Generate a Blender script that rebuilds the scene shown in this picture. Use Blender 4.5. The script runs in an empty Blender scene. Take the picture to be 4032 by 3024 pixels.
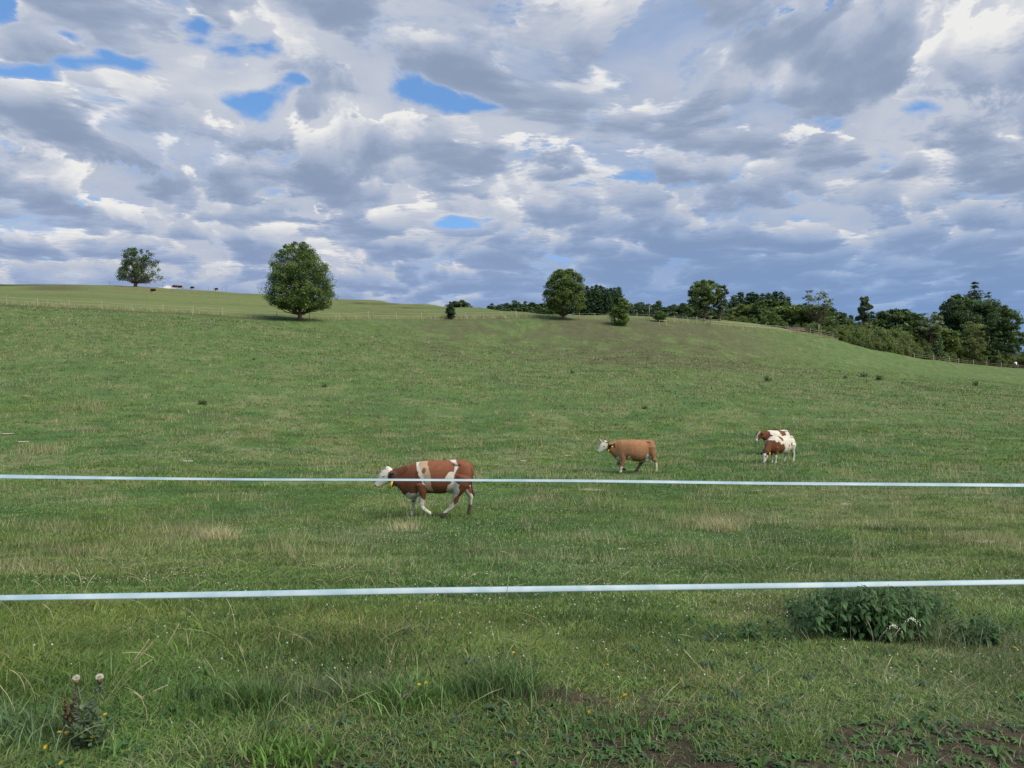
import bpy, bmesh, math, random
import numpy as np
from mathutils import Vector, Matrix

# ------------------------------------------------------------------ camera, world, sun, exposure
sc = bpy.context.scene
COL = sc.collection
F = 3030.0            # focal length in pixels of the 4032 px wide photograph
CX, HY = 2016.0, 1560.0   # principal column, row of the true horizon
ZC = 1.65             # eye height

cam_d = bpy.data.cameras.new('camera'); cam = bpy.data.objects.new('camera', cam_d); COL.objects.link(cam)
cam.location = (0, 0, ZC); cam.rotation_euler = (math.pi/2, 0, 0)
cam_d.sensor_width = 36.0; cam_d.lens = 36.0*F/4032.0
cam_d.shift_y = (HY-1512.0)/4032.0
cam_d.clip_start = 0.05; cam_d.clip_end = 12000
sc.camera = cam
sc.render.resolution_x, sc.render.resolution_y = 1024, 768
sc.view_settings.view_transform = 'Standard'; sc.view_settings.look = 'None'
sc.view_settings.exposure = 0.45; sc.view_settings.gamma = 1.0

SUN_EL, SUN_AZ = math.radians(48), math.radians(128)   # azimuth clockwise from +Y (the view direction)
sun_d = bpy.data.lights.new('sun', 'SUN'); sun = bpy.data.objects.new('sun', sun_d); COL.objects.link(sun)
sun_d.energy = 3.2; sun_d.angle = math.radians(42); sun_d.color = (1.0, 0.94, 0.84)
sdir = Vector((math.sin(SUN_AZ)*math.cos(SUN_EL), math.cos(SUN_AZ)*math.cos(SUN_EL), math.sin(SUN_EL)))
sun.rotation_euler = sdir.to_track_quat('Z', 'Y').to_euler()

world = bpy.data.worlds.new("World"); sc.world = world; world.use_nodes = True

class NT:
    def __init__(s, tree): s.t = tree; s.n = tree.nodes; s.l = tree.links
    def put(s, sock, v):
        if isinstance(v, bpy.types.NodeSocket): s.l.new(v, sock)
        elif v is not None:
            if isinstance(v, (tuple, list)) and sock.type == 'RGBA' and len(v) == 3: v = (*v, 1)
            sock.default_value = v
    def m(s, op, a, b=None, c=None, clamp=False):
        n = s.n.new('ShaderNodeMath'); n.operation = op; n.use_clamp = clamp
        for i, v in enumerate((a, b, c)): s.put(n.inputs[i], v)
        return n.outputs[0]
    def v(s, op, a, b=None, c=None, scale=None):
        n = s.n.new('ShaderNodeVectorMath'); n.operation = op
        for i, v in enumerate((a, b, c)):
            if v is not None: s.put(n.inputs[i], v)
        if scale is not None: s.put(n.inputs['Scale'], scale)
        return n.outputs['Value'] if op in ('LENGTH', 'DOT_PRODUCT') else n.outputs[0]
    def xyz(s, v):
        n = s.n.new('ShaderNodeSeparateXYZ'); s.put(n.inputs[0], v); return n.outputs
    def comb(s, x, y, z):
        n = s.n.new('ShaderNodeCombineXYZ')
        for i, v in enumerate((x, y, z)): s.put(n.inputs[i], v)
        return n.outputs[0]
    def noise(s, vec, scale, detail=4, rough=0.5, dist=0.0, color=False, lac=2.0):
        n = s.n.new('ShaderNodeTexNoise'); s.put(n.inputs['Vector'], vec)
        n.inputs['Scale'].default_value = scale; n.inputs['Detail'].default_value = detail
        n.inputs['Roughness'].default_value = rough; n.inputs['Distortion'].default_value = dist
        n.inputs['Lacunarity'].default_value = lac
        return n.outputs['Color' if color else 'Fac']
    def ramp(s, v, a, b, lo=0.0, hi=1.0, smooth=True):
        n = s.n.new('ShaderNodeMapRange'); n.interpolation_type = 'SMOOTHSTEP' if smooth else 'LINEAR'
        s.put(n.inputs['Value'], v)
        for k, x in (('From Min', a), ('From Max', b), ('To Min', lo), ('To Max', hi)): s.put(n.inputs[k], x)
        return n.outputs['Result']
    def mix(s, f, a, b, op='MIX'):
        n = s.n.new('ShaderNodeMix'); n.data_type = 'RGBA'; n.blend_type = op
        s.put(n.inputs[0], f); s.put(n.inputs[6], a); s.put(n.inputs[7], b)
        return n.outputs[2]

SKY_STRENGTH = 0.1
# how bright (0-9) and where open (.) the cloud deck is, by heading (29 steps) and height (17 steps) in the sky
DECK = """
.4556544445877678555466547878
8.576787776868567554465548888
77.55.67665554555588555547775
5...78..756653333685684545564
.89898685546.4233576786444653
66998899.545..455545444366543
7569448.99856787554446437.643
54574467788788688645444476444
43358677667664445546644776434
77432335435423645546764456634
56853435325577847433456668743
44577777555466687666557767544
6754876744457.654444446755544
34875675555577544332345885433
53466654456455433211111355212
67776553335433433321112341111
67766554444334444322211122111
"""
def build_world():
    w = NT(world.node_tree); w.n.clear()
    world.cycles.sampling_method = 'MANUAL'; world.cycles.sample_map_resolution = 512
    out = w.n.new('ShaderNodeOutputWorld'); bg = w.n.new('ShaderNodeBackground')
    w.l.new(bg.outputs[0], out.inputs[0]); bg.inputs['Strength'].default_value = SKY_STRENGTH
    sky = w.n.new('ShaderNodeTexSky'); sky.sky_type = 'NISHITA'; sky.sun_disc = False
    sky.sun_elevation = SUN_EL; sky.sun_rotation = SUN_AZ
    tc = w.n.new('ShaderNodeTexCoord'); d = tc.outputs['Generated']
    x, y, z = w.xyz(d)
    hor = w.m('SQRT', w.m('ADD', w.m('MULTIPLY', x, x), w.m('MULTIPLY', y, y)))
    az = w.m('ARCTAN2', x, y)
    v = w.m('DIVIDE', z, w.m('MAXIMUM', y, w.m('MULTIPLY', hor, 0.6)))      # height in the sky
    zz = w.m('MAXIMUM', z, 0.0)
    inv = w.m('DIVIDE', 1.0, w.m('ADD', zz, 0.105))
    P = w.comb(w.m('MULTIPLY', x, inv), w.m('MULTIPLY', y, inv), 0.0)       # where the line of sight meets the cloud base
    def n2(vec, scale, detail, rough, color=False):
        o = w.noise(vec, scale, detail, rough, 0.0, color); o.node.noise_dimensions = '2D'; return o
    wob = n2(P, 1.5, 4, 0.55, True)
    wx, wy, _ = w.xyz(wob)
    azw = w.m('ADD', az, w.m('MULTIPLY_ADD', wx, 0.17, -0.085))
    vw = w.m('ADD', v, w.m('MULTIPLY', w.m('SUBTRACT', wy, 0.5), w.m('MULTIPLY_ADD', v, 0.26, 0.022)))
    ca = w.m('MULTIPLY_ADD', azw, 1/1.24, 0.5, clamp=True)
    t = w.m('DIVIDE', w.m('MULTIPLY_ADD', vw, F, 1150-HY), 70.0)
    rows = [r.replace(' ', '')[:29] for r in DECK.strip().split(chr(10))][::-1]
    cur = None
    for i, r in enumerate(rows):
        cr = w.n.new('ShaderNodeValToRGB'); w.l.new(ca, cr.inputs[0]); e = cr.color_ramp.elements
        for j, ch in enumerate(r):
            pos = math.atan((j*144-CX)/F)/1.24+0.5
            val = 0.62 if ch == '.' else int(ch)/9.0
            k = e[j] if j < 1 else (e[-1] if j == 1 else e.new(pos))
            if j < 2: k.position = pos
            k.color = (val, 1.0 if ch == '.' else 0.0, 0, 1)
        cur = cr.outputs[0] if cur is None else w.mix(w.m('ADD', t, -(i-1.0), clamp=True), cur, cr.outputs[0])
    tone, hole, _ = w.xyz(cur)
    # a deck of cumulus cut into slices from the flat base to the tops; the line of sight meets the base first
    PW = w.v('ADD', P, w.v('MULTIPLY', n2(P, 1.2, 1, 0.5, True), (0.35, 0.35, 0)))
    base_th = w.m('MULTIPLY_ADD', tone, 0.25, 0.34)
    low = w.ramp(v, 0.05, 0.34, 1.0, 0.0)
    right = w.ramp(az, -0.35, 0.35)
    fine = n2(PW, 4.5, 7, 0.62)
    hole = w.ramp(w.m('MULTIPLY_ADD', w.m('SUBTRACT', fine, 0.5), 2.0, hole), 0.12, 1.0, 0.0, 1.0, False)
    N = 11
    br = 0.60; cover = 0.0
    veil = n2(PW, 0.9, 6, 0.6)
    cover = w.ramp(w.m('MULTIPLY_ADD', hole, -0.62, veil), 0.0, 0.46)
    br = w.m('MULTIPLY_ADD', veil, 0.5, w.m('MULTIPLY_ADD', tone, 0.35, 0.16))
    for i in range(N-1, -1, -1):
        t_ = i/(N-1.0)
        d_ = w.noise(w.v('MULTIPLY_ADD', PW, (1+0.0115*i, 1+0.0115*i, 1), (0, 0, 0.015*i)), 3.7, 6, 0.56)
        a_ = min(1.0, t_*1.6)
        th = w.m('MULTIPLY_ADD', base_th, 1-a_, 0.43*a_+0.0115*i)
        q = w.m('SUBTRACT', d_, w.m('MULTIPLY_ADD', hole, 0.26, th))
        al = w.ramp(q, -0.012, 0.060 if i else 0.085)
        deep = w.ramp(q, 0.0, 0.20, 0.0, 0.20+0.06*(1-t_))
        lum = w.m('SUBTRACT', 0.30+0.74*t_**0.75, deep)
        lum = w.m('MULTIPLY_ADD', tone, 0.24, w.m('ADD', lum, -0.09))
        n = w.n.new('ShaderNodeMix'); n.data_type = 'FLOAT'; w.put(n.inputs[0], al); w.put(n.inputs[2], br); w.put(n.inputs[3], lum); br = n.outputs[0]
        cover = w.m('MAXIMUM', cover, al)
    soft = w.m('MULTIPLY_ADD', low, w.m('MULTIPLY_ADD', right, -0.45, -0.10), 1.0)
    br = w.m('MULTIPLY_ADD', w.m('SUBTRACT', br, 0.42), w.m('MULTIPLY', soft, 0.96), w.m('MULTIPLY_ADD', w.m('MULTIPLY', low, right), -0.09, 0.465))
    cr = w.n.new('ShaderNodeValToRGB'); w.l.new(br, cr.inputs[0])
    e = cr.color_ramp.elements
    e[0].position = 0.0; e[0].color = (0.245, 0.320, 0.465, 1)
    e[1].position = 1.0; e[1].color = (0.88, 0.88, 0.87, 1)
    for pos, c in ((0.25, (0.312, 0.385, 0.53)), (0.5, (0.42, 0.49, 0.63)), (0.75, (0.58, 0.62, 0.71))):
        k = e.new(pos); k.color = (*c, 1)
    tint = w.mix(right, (0.90, 0.97, 1.12), (0.67, 0.90, 1.16))
    tint = w.mix(w.ramp(br, 0.35, 0.75, 1.0, 0.25), (1.03, 0.99, 0.93), tint)
    c = w.mix(low, cr.outputs[0], w.mix(1.0, cr.outputs[0], tint, 'MULTIPLY'))
    k = 0.70/SKY_STRENGTH
    c = w.v('MULTIPLY', c, (k, k, k))
    clear = w.mix(1.0, sky.outputs[0], (0.62, 0.92, 1.2), 'MULTIPLY')
    clear = w.mix(w.ramp(z, 0.0, 0.35, 0.85, 0.25), clear, (1.9, 3.55, 6.5))
    fin = w.mix(cover, clear, c)
    fin = w.mix(w.ramp(z, -0.03, 0.0), (1.2, 1.5, 1.0), fin)
    w.l.new(fin, bg.inputs['Color'])
build_world()

# ------------------------------------------------------------------ numpy helpers
rng = np.random.default_rng(7)
def _h(ix, iy, seed):
    h = (ix.astype(np.int64)*374761393 + iy.astype(np.int64)*668265263 + seed*1442695041) & 0xffffffff
    h = ((h ^ (h >> 13))*1274126177) & 0xffffffff
    return ((h ^ (h >> 16)) & 0xffff)/65535.0
def vnoise(x, y, seed=0):
    x = np.asarray(x, float); y = np.asarray(y, float)
    x0 = np.floor(x); y0 = np.floor(y); fx = x-x0; fy = y-y0
    fx = fx*fx*(3-2*fx); fy = fy*fy*(3-2*fy)
    a = _h(x0, y0, seed); b = _h(x0+1, y0, seed); c = _h(x0, y0+1, seed); d = _h(x0+1, y0+1, seed)
    return (a*(1-fx)+b*fx)*(1-fy)+(c*(1-fx)+d*fx)*fy
def fbm(x, y, s, seed=0, o=4):
    t = 0; a = 1; n = 0
    for i in range(o):
        t = t+a*vnoise(np.asarray(x)*s*2**i, np.asarray(y)*s*2**i, seed+i*17); n += a; a *= 0.5
    return t/n
def sstep(x, a, b):
    t = np.clip((x-a)/(b-a), 0, 1); return t*t*(3-2*t)

# ------------------------------------------------------------------ lie of the land: survey profiles (heading -> [(distance, row where that ground is seen)])
NEAR = [(3.2, 3075), (5, 2560), (10, 2262), (18.6, 2040), (32, 1870), (38, 1822)]
SURV = {
 -900: NEAR+[(50, 1670), (80, 1390), (120, 1180), (180, 1140), (220, 1127), (260, 1116), (300, 1108)],
    0: NEAR+[(50, 1680), (80, 1410), (120, 1197), (180, 1158), (220, 1143), (260, 1137), (300, 1127)],
  300: NEAR+[(50, 1690), (80, 1418), (121, 1212), (180, 1163), (220, 1145), (260, 1138), (300, 1126)],
  530: NEAR+[(50, 1700), (80, 1428), (122, 1224), (180, 1172), (220, 1154), (260, 1146), (300, 1134)],
  850: NEAR+[(50, 1712), (80, 1450), (125, 1242), (180, 1190), (220, 1171), (260, 1163), (300, 1153)],
 1180: NEAR+[(50, 1730), (80, 1478), (105, 1345), (130, 1257), (180, 1207), (220, 1187), (250, 1174), (280, 1165)],
 1500: NEAR+[(50, 1738), (80, 1500), (105, 1380), (136, 1258), (180, 1215), (215, 1196), (235, 1188), (250, 1183)],
 1700: NEAR+[(50, 1742), (80, 1512), (105, 1405), (125, 1322), (141, 1256), (180, 1220), (200, 1209), (220, 1200)],
 1900: NEAR+[(50, 1745), (80, 1522), (105, 1425), (125, 1335), (143, 1254), (170, 1230), (200, 1216)],
 2060: NEAR+[(50, 1746), (80, 1530), (105, 1436), (125, 1345), (144, 1252), (165, 1238), (182, 1230)],
 2250: NEAR+[(50, 1747), (80, 1536), (105, 1441), (125, 1352), (145, 1255), (158, 1247), (170, 1243)],
 2600: NEAR+[(50, 1747), (80, 1540), (105, 1443), (125, 1353), (148, 1260), (158, 1249), (165, 1246)],
 2760: NEAR+[(50, 1747), (80, 1548), (105, 1455), (125, 1370), (145, 1292), (158, 1262), (166, 1254)],
 2900: NEAR+[(50, 1747), (80, 1555), (105, 1468), (125, 1395), (145, 1312), (158, 1278), (168, 1266)],
 3060: NEAR+[(50, 1747), (80, 1565), (105, 1482), (125, 1415), (145, 1340), (158, 1298), (166, 1286)],
 3280: NEAR+[(50, 1747), (80, 1575), (105, 1497), (130, 1425), (150, 1358), (162, 1332)],
 3500: NEAR+[(50, 1748), (80, 1588), (105, 1514), (140, 1440), (165, 1400), (180, 1388)],
 3700: NEAR+[(50, 1748), (80, 1593), (105, 1528), (150, 1456), (190, 1425), (205, 1419)],
 4032: NEAR+[(50, 1750), (80, 1605), (105, 1548), (150, 1490), (200, 1459), (230, 1452)],
 5000: NEAR+[(50, 1752), (80, 1620), (105, 1570), (150, 1525), (230, 1500)],
}
LD = np.linspace(math.log(0.4), math.log(9000), 420)
PXS = np.linspace(-900, 5000, 473)
def _table():
    cols = sorted(SURV); T = np.zeros((len(cols), len(LD)))
    for i, c in enumerate(cols):
        p = SURV[c]; d = np.array([q[0] for q in p], float); zz = np.array([(HY-q[1])*q[0]/F for q in p])
        zr = zz[-1]; dr = d[-1]
        ext_d = [dr*1.12, dr*1.5, dr*2.2, 700, 1400, 2500, 3500, 9000]
        far = 115 if c > 2300 else 60
        ext_z = [zr-0.2, zr-5, zr-11, zr-22, -25, 40, far, far]
        d = np.r_[0.4, 2.0, d, ext_d]; zz = np.r_[-1.62, -1.62, zz, ext_z]
        dx = np.diff(d); m = np.diff(zz)/dx; g = np.zeros(len(d))        # monotone cubic through the survey
        for k in range(1, len(d)-1):
            if m[k-1]*m[k] > 0:
                w1 = 2*dx[k]+dx[k-1]; w2 = dx[k]+2*dx[k-1]; g[k] = (w1+w2)/(w1/m[k-1]+w2/m[k])
        e = np.exp(LD); k = np.clip(np.searchsorted(d, e)-1, 0, len(d)-2); t = (e-d[k])/dx[k]
        T[i] = ((2*t**3-3*t**2+1)*zz[k]+(t**3-2*t**2+t)*dx[k]*g[k]+(-2*t**3+3*t**2)*zz[k+1]+(t**3-t**2)*dx[k]*g[k+1])
    out = np.zeros((len(PXS), len(LD))); cc = np.array(cols, float)
    for j in range(len(LD)): out[:, j] = np.interp(PXS, cc, T[:, j])
    for _ in range(5):
        out[1:-1] = (out[:-2]+2*out[1:-1]+out[2:])/4
    return out
TAB = _table()
def height(X, Y):
    X = np.asarray(X, float); Y = np.asarray(Y, float)
    r = np.hypot(X, Y)+1e-6; th = np.arctan2(X, Y)
    thc = np.clip(th, -0.80, 0.80)
    de = np.maximum(r*np.maximum(np.cos(th), math.cos(0.80)), 0.41)
    px = np.clip(CX+F*np.tan(thc), -899, 4999)
    fi = (px-PXS[0])/(PXS[1]-PXS[0]); fj = np.clip((np.log(de)-LD[0])/(LD[1]-LD[0]), 0, len(LD)-1.001)
    i = np.clip(fi.astype(int), 0, len(PXS)-2); j = fj.astype(int); a = fi-i; b = fj-j
    z = (TAB[i, j]*(1-a)+TAB[i+1, j]*a)*(1-b)+(TAB[i, j+1]*(1-a)+TAB[i+1, j+1]*a)*b
    z = z - 0.026*np.clip(X, -6, 6)*sstep(r, 14, 7)                      # the verge falls gently to the right
    z = z + (fbm(X, Y, 0.9, 5, 3)-0.5)*0.16*sstep(r, 2, 5)*sstep(r, 300, 60) + (fbm(X, Y, 0.12, 9, 2)-0.5)*0.5*sstep(r, 12, 40)*sstep(r, 500, 200)
    return z + ZC
def H(x, y): return float(height(np.array([x]), np.array([y]))[0])
def at(px, d):            # a point of the ground at that heading and distance
    x = (px-CX)/F*d; return Vector((x, d, H(x, d)))
def hit(px, py, h=0.0):   # where the line of sight meets the ground (or h above it)
    ds = np.exp(np.linspace(math.log(1.5), math.log(320), 4000)); xs = (px-CX)/F*ds
    ray = ZC+(HY-py)/F*ds; g = height(xs, ds)+h; k = np.argmax(ray <= g)
    if not (ray <= g).any(): k = -1
    return Vector((xs[k], ds[k], g[k]-h))

def mesh_np(name, V, quads=None, tris=None, col=None, smooth=False):
    V = np.asarray(V, np.float32).reshape(-1, 3)
    nq = 0 if quads is None else len(quads); nt = 0 if tris is None else len(tris)
    me = bpy.data.meshes.new(name); me.vertices.add(len(V)); me.vertices.foreach_set('co', V.ravel())
    idx = np.concatenate([np.asarray(a, np.int32).ravel() for a in (quads, tris) if a is not None and len(a)])
    me.loops.add(len(idx)); me.loops.foreach_set('vertex_index', idx)
    me.polygons.add(nq+nt)
    st = np.concatenate([np.arange(nq)*4, nq*4+np.arange(nt)*3]).astype(np.int32)
    me.polygons.foreach_set('loop_start', st)
    me.polygons.foreach_set('loop_total', np.r_[np.full(nq, 4), np.full(nt, 3)].astype(np.int32))
    if smooth: me.polygons.foreach_set('use_smooth', np.ones(nq+nt, bool))
    if col is not None:
        a = me.attributes.new('tone', 'FLOAT_COLOR', 'POINT')
        c = np.ones((len(V), 4), np.float32); c[:, :3] = col; a.data.foreach_set('color', c.ravel())
    me.update(calc_edges=True)
    return me
def obj(name, me, mat, parent=None):
    o = bpy.data.objects.new(name, me); COL.objects.link(o)
    if mat and not me.materials: me.materials.append(mat)
    if parent: o.parent = parent
    return o
def tag(o, label=None, cat=None, group=None, kind=None):
    for k, v in (('label', label), ('category', cat), ('group', group), ('kind', kind)):
        if v: o[k] = v
    return o
def thing(name, label, cat, loc, rz=0.0, group=None):
    o = bpy.data.objects.new(name, None); COL.objects.link(o); o.empty_display_size = 0.3
    o.location = loc; o.rotation_euler = (0, 0, rz); return tag(o, label, cat, group)
def dup(root, loc, rz=0.0, scale=1.0, label=None, group=None, name=None):
    r = root.copy(); COL.objects.link(r); r.location = loc; r.rotation_euler = (0, 0, rz)
    r.scale = scale if isinstance(scale, tuple) else (scale,)*3
    if name: r.name = name
    if label: r['label'] = label
    if group: r['group'] = group
    for ch in root.children:
        c = ch.copy(); COL.objects.link(c); c.parent = r
        for g in ch.children:
            e = g.copy(); COL.objects.link(e); e.parent = c
    return r

def tubes(paths, sides=7):          # [(points, radii)] -> verts, quads
    V = []; Q = []; n0 = 0
    for pts, rad in paths:
        pts = np.asarray(pts, float); rad = np.asarray(rad, float); n = len(pts)
        T = np.gradient(pts, axis=0); T /= np.linalg.norm(T, axis=1, keepdims=True)+1e-9
        ref = np.array([0.31, 0.95, 0.1]) if abs(T[:, 2]).mean() > 0.5 else np.array([0.05, 0.1, 1.0])
        A = np.cross(T, ref); A /= np.linalg.norm(A, axis=1, keepdims=True)+1e-9; B = np.cross(T, A)
        an = np.arange(sides)*2*math.pi/sides
        R = pts[:, None]+rad[:, None, None]*(A[:, None]*np.cos(an)[None, :, None]+B[:, None]*np.sin(an)[None, :, None])
        V.append(R.reshape(-1, 3))
        i = np.arange(n-1)[:, None]*sides; k = np.arange(sides)[None]; k2 = (k+1) % sides
        Q.append((np.stack([i+k, i+k2, i+sides+k2, i+sides+k], -1)).reshape(-1, 4)+n0); n0 += n*sides
        # end caps
        for base, flip in ((0, False), ((n-1)*sides, True)):
            st = n0-n*sides+base; f = [[st+a, st+b, st+c, st+d] for a, b, c, d in ((0, 1, 2, 3), (0, 3, 4, 5)) if d < sides]
            if sides == 4: f = [[st, st+1, st+2, st+3]]
            Q.append(np.array(f if flip else [x[::-1] for x in f]).reshape(-1, 4))
    return np.concatenate(V), np.concatenate(Q)

def blades(P, h, w, lean, face, col, tipcol=None, seg=3):
    """grass blades: root P, height h, width w, lean (N,2) of the tip, facing angle; one mesh"""
    N = len(P); dx = np.c_[np.cos(face), np.sin(face), np.zeros(N)]*w[:, None]*0.5
    L = np.c_[lean, np.zeros(N)]; up = np.array([0, 0, 1.0])
    def c(t): return P+up*(h*(t-0.25*t*t*np.clip(np.linalg.norm(lean, axis=1)/(h+1e-6), 0, 1)))[:, None]+L*(t**2)
    if seg == 1:
        V = np.stack([P-dx, P+dx, c(1.0)], 1).reshape(-1, 3); tr = np.arange(3*N).reshape(-1, 3)
        C = np.repeat(col, 3, 0); return V, None, tr, C
    m = c(0.5); V = np.stack([P-dx*.8, P+dx*.8, m+dx*.9, m-dx*.9, c(1.0)], 1).reshape(-1, 3); b = np.arange(N)[:, None]*5
    C = np.repeat(col[:, None], 5, 1)
    if tipcol is not None: C[:, 4] = tipcol
    return V, b+np.array([[0, 1, 2, 3]]), b+np.array([[3, 2, 4]]), C.reshape(-1, 3)
class Acc:
    def __init__(s): s.V = []; s.Q = []; s.T = []; s.C = []; s.n = 0
    def add(s, V, Q=None, T=None, C=None):
        V = np.asarray(V, float).reshape(-1, 3)
        if Q is not None and len(Q): s.Q.append(np.asarray(Q)+s.n)
        if T is not None and len(T): s.T.append(np.asarray(T)+s.n)
        C = np.asarray(C, float); C = np.tile(C, (len(V), 1)) if C.ndim == 1 else C
        s.V.append(V); s.C.append(C); s.n += len(V)
    def mesh(s, name, smooth=False):
        return mesh_np(name, np.concatenate(s.V), np.concatenate(s.Q) if s.Q else None, np.concatenate(s.T) if s.T else None, np.concatenate(s.C), smooth)

# ------------------------------------------------------------------ materials
def mat(name): m = bpy.data.materials.new(name); m.use_nodes = True; w = NT(m.node_tree); w.n.clear(); return m, w
def attr(w, name='tone'):
    a = w.n.new('ShaderNodeAttribute'); a.attribute_name = name; return a.outputs['Color']
def leafy(name, trans=0.35, rough=0.6, gain=1.0, spec=0.25, tscale=3.0, var=0.35):
    m, w = mat(name); out = w.n.new('ShaderNodeOutputMaterial')
    tc = w.n.new('ShaderNodeTexCoord'); n = w.noise(tc.outputs['Object'], tscale, 3, 0.6)
    k = w.m('MULTIPLY', w.ramp(n, 0.25, 0.75, 1-var, 1+var), gain)
    c = w.mix(1.0, attr(w), w.comb(k, k, k), 'MULTIPLY')
    b = w.n.new('ShaderNodeBsdfPrincipled'); w.put(b.inputs['Base Color'], c); b.inputs['Roughness'].default_value = rough
    b.inputs['Specular IOR Level'].default_value = spec
    t = w.n.new('ShaderNodeBsdfTranslucent'); w.put(t.inputs['Color'], w.mix(1.0, c, (1.15, 1.25, 0.6), 'MULTIPLY'))
    mx = w.n.new('ShaderNodeMixShader'); mx.inputs[0].default_value = trans
    w.l.new(b.outputs[0], mx.inputs[1]); w.l.new(t.outputs[0], mx.inputs[2]); w.l.new(mx.outputs[0], out.inputs[0])
    return m
def solid(name, color, rough=0.8, nscale=6.0, var=0.25, bump=0.0, stretch=(1, 1, 1), attrib=False, color2=None, spec=0.3):
    m, w = mat(name); out = w.n.new('ShaderNodeOutputMaterial')
    tc = w.n.new('ShaderNodeTexCoord'); v = w.v('MULTIPLY', tc.outputs['Object'], stretch)
    n = w.noise(v, nscale, 6, 0.62)
    base = attr(w) if attrib else color
    dark = tuple(x*(1-var) for x in color); lite = color2 or tuple(min(1, x*(1+var)) for x in color)
    if attrib:
        k = w.ramp(n, 0.25, 0.75, 1-var, 1+var); c = w.mix(1.0, base, w.comb(k, k, k), 'MULTIPLY')
    else: c = w.mix(w.ramp(n, 0.3, 0.7), dark, lite)
    b = w.n.new('ShaderNodeBsdfPrincipled'); w.put(b.inputs['Base Color'], c); b.inputs['Roughness'].default_value = rough
    b.inputs['Specular IOR Level'].default_value = spec
    if bump:
        bp = w.n.new('ShaderNodeBump'); bp.inputs['Distance'].default_value = bump; bp.inputs['Strength'].default_value = 0.8
        w.put(bp.inputs['Height'], n); w.l.new(bp.outputs[0], b.inputs['Normal'])
    w.l.new(b.outputs[0], out.inputs[0]); return m

M_grass = leafy('grass_blades', 0.27, 0.55, 1.12, 0.3, 0.7, 0.18)
M_leaf = leafy('broad_leaves', 0.34, 0.5, 1.22, 0.35, 0.5, 0.30)
M_needle = leafy('needles', 0.15, 0.65, 1.45, 0.2, 0.4, 0.30)
M_weed = leafy('weed_leaves', 0.28, 0.5, 1.0, 0.35, 6.0, 0.2)
M_bark = solid('bark', (0.15, 0.115, 0.085), 0.9, 3.0, 0.45, 0.03, (1, 1, 0.25))
M_wood = solid('weathered_wood', (0.42, 0.37, 0.27), 0.85, 8.0, 0.3, 0.004, (1, 1, 0.15))
M_darkwood = solid('old_dark_wood', (0.20, 0.17, 0.12), 0.9, 8.0, 0.35, 0.004, (1, 1, 0.15))
M_faded = solid('faded_tape', (0.46, 0.48, 0.40), 0.8, 2.0, 0.1)
M_fur = solid('short_fur', (0.5, 0.3, 0.2), 0.85, 9.0, 0.13, 0.004, attrib=True, spec=0.15)

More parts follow.
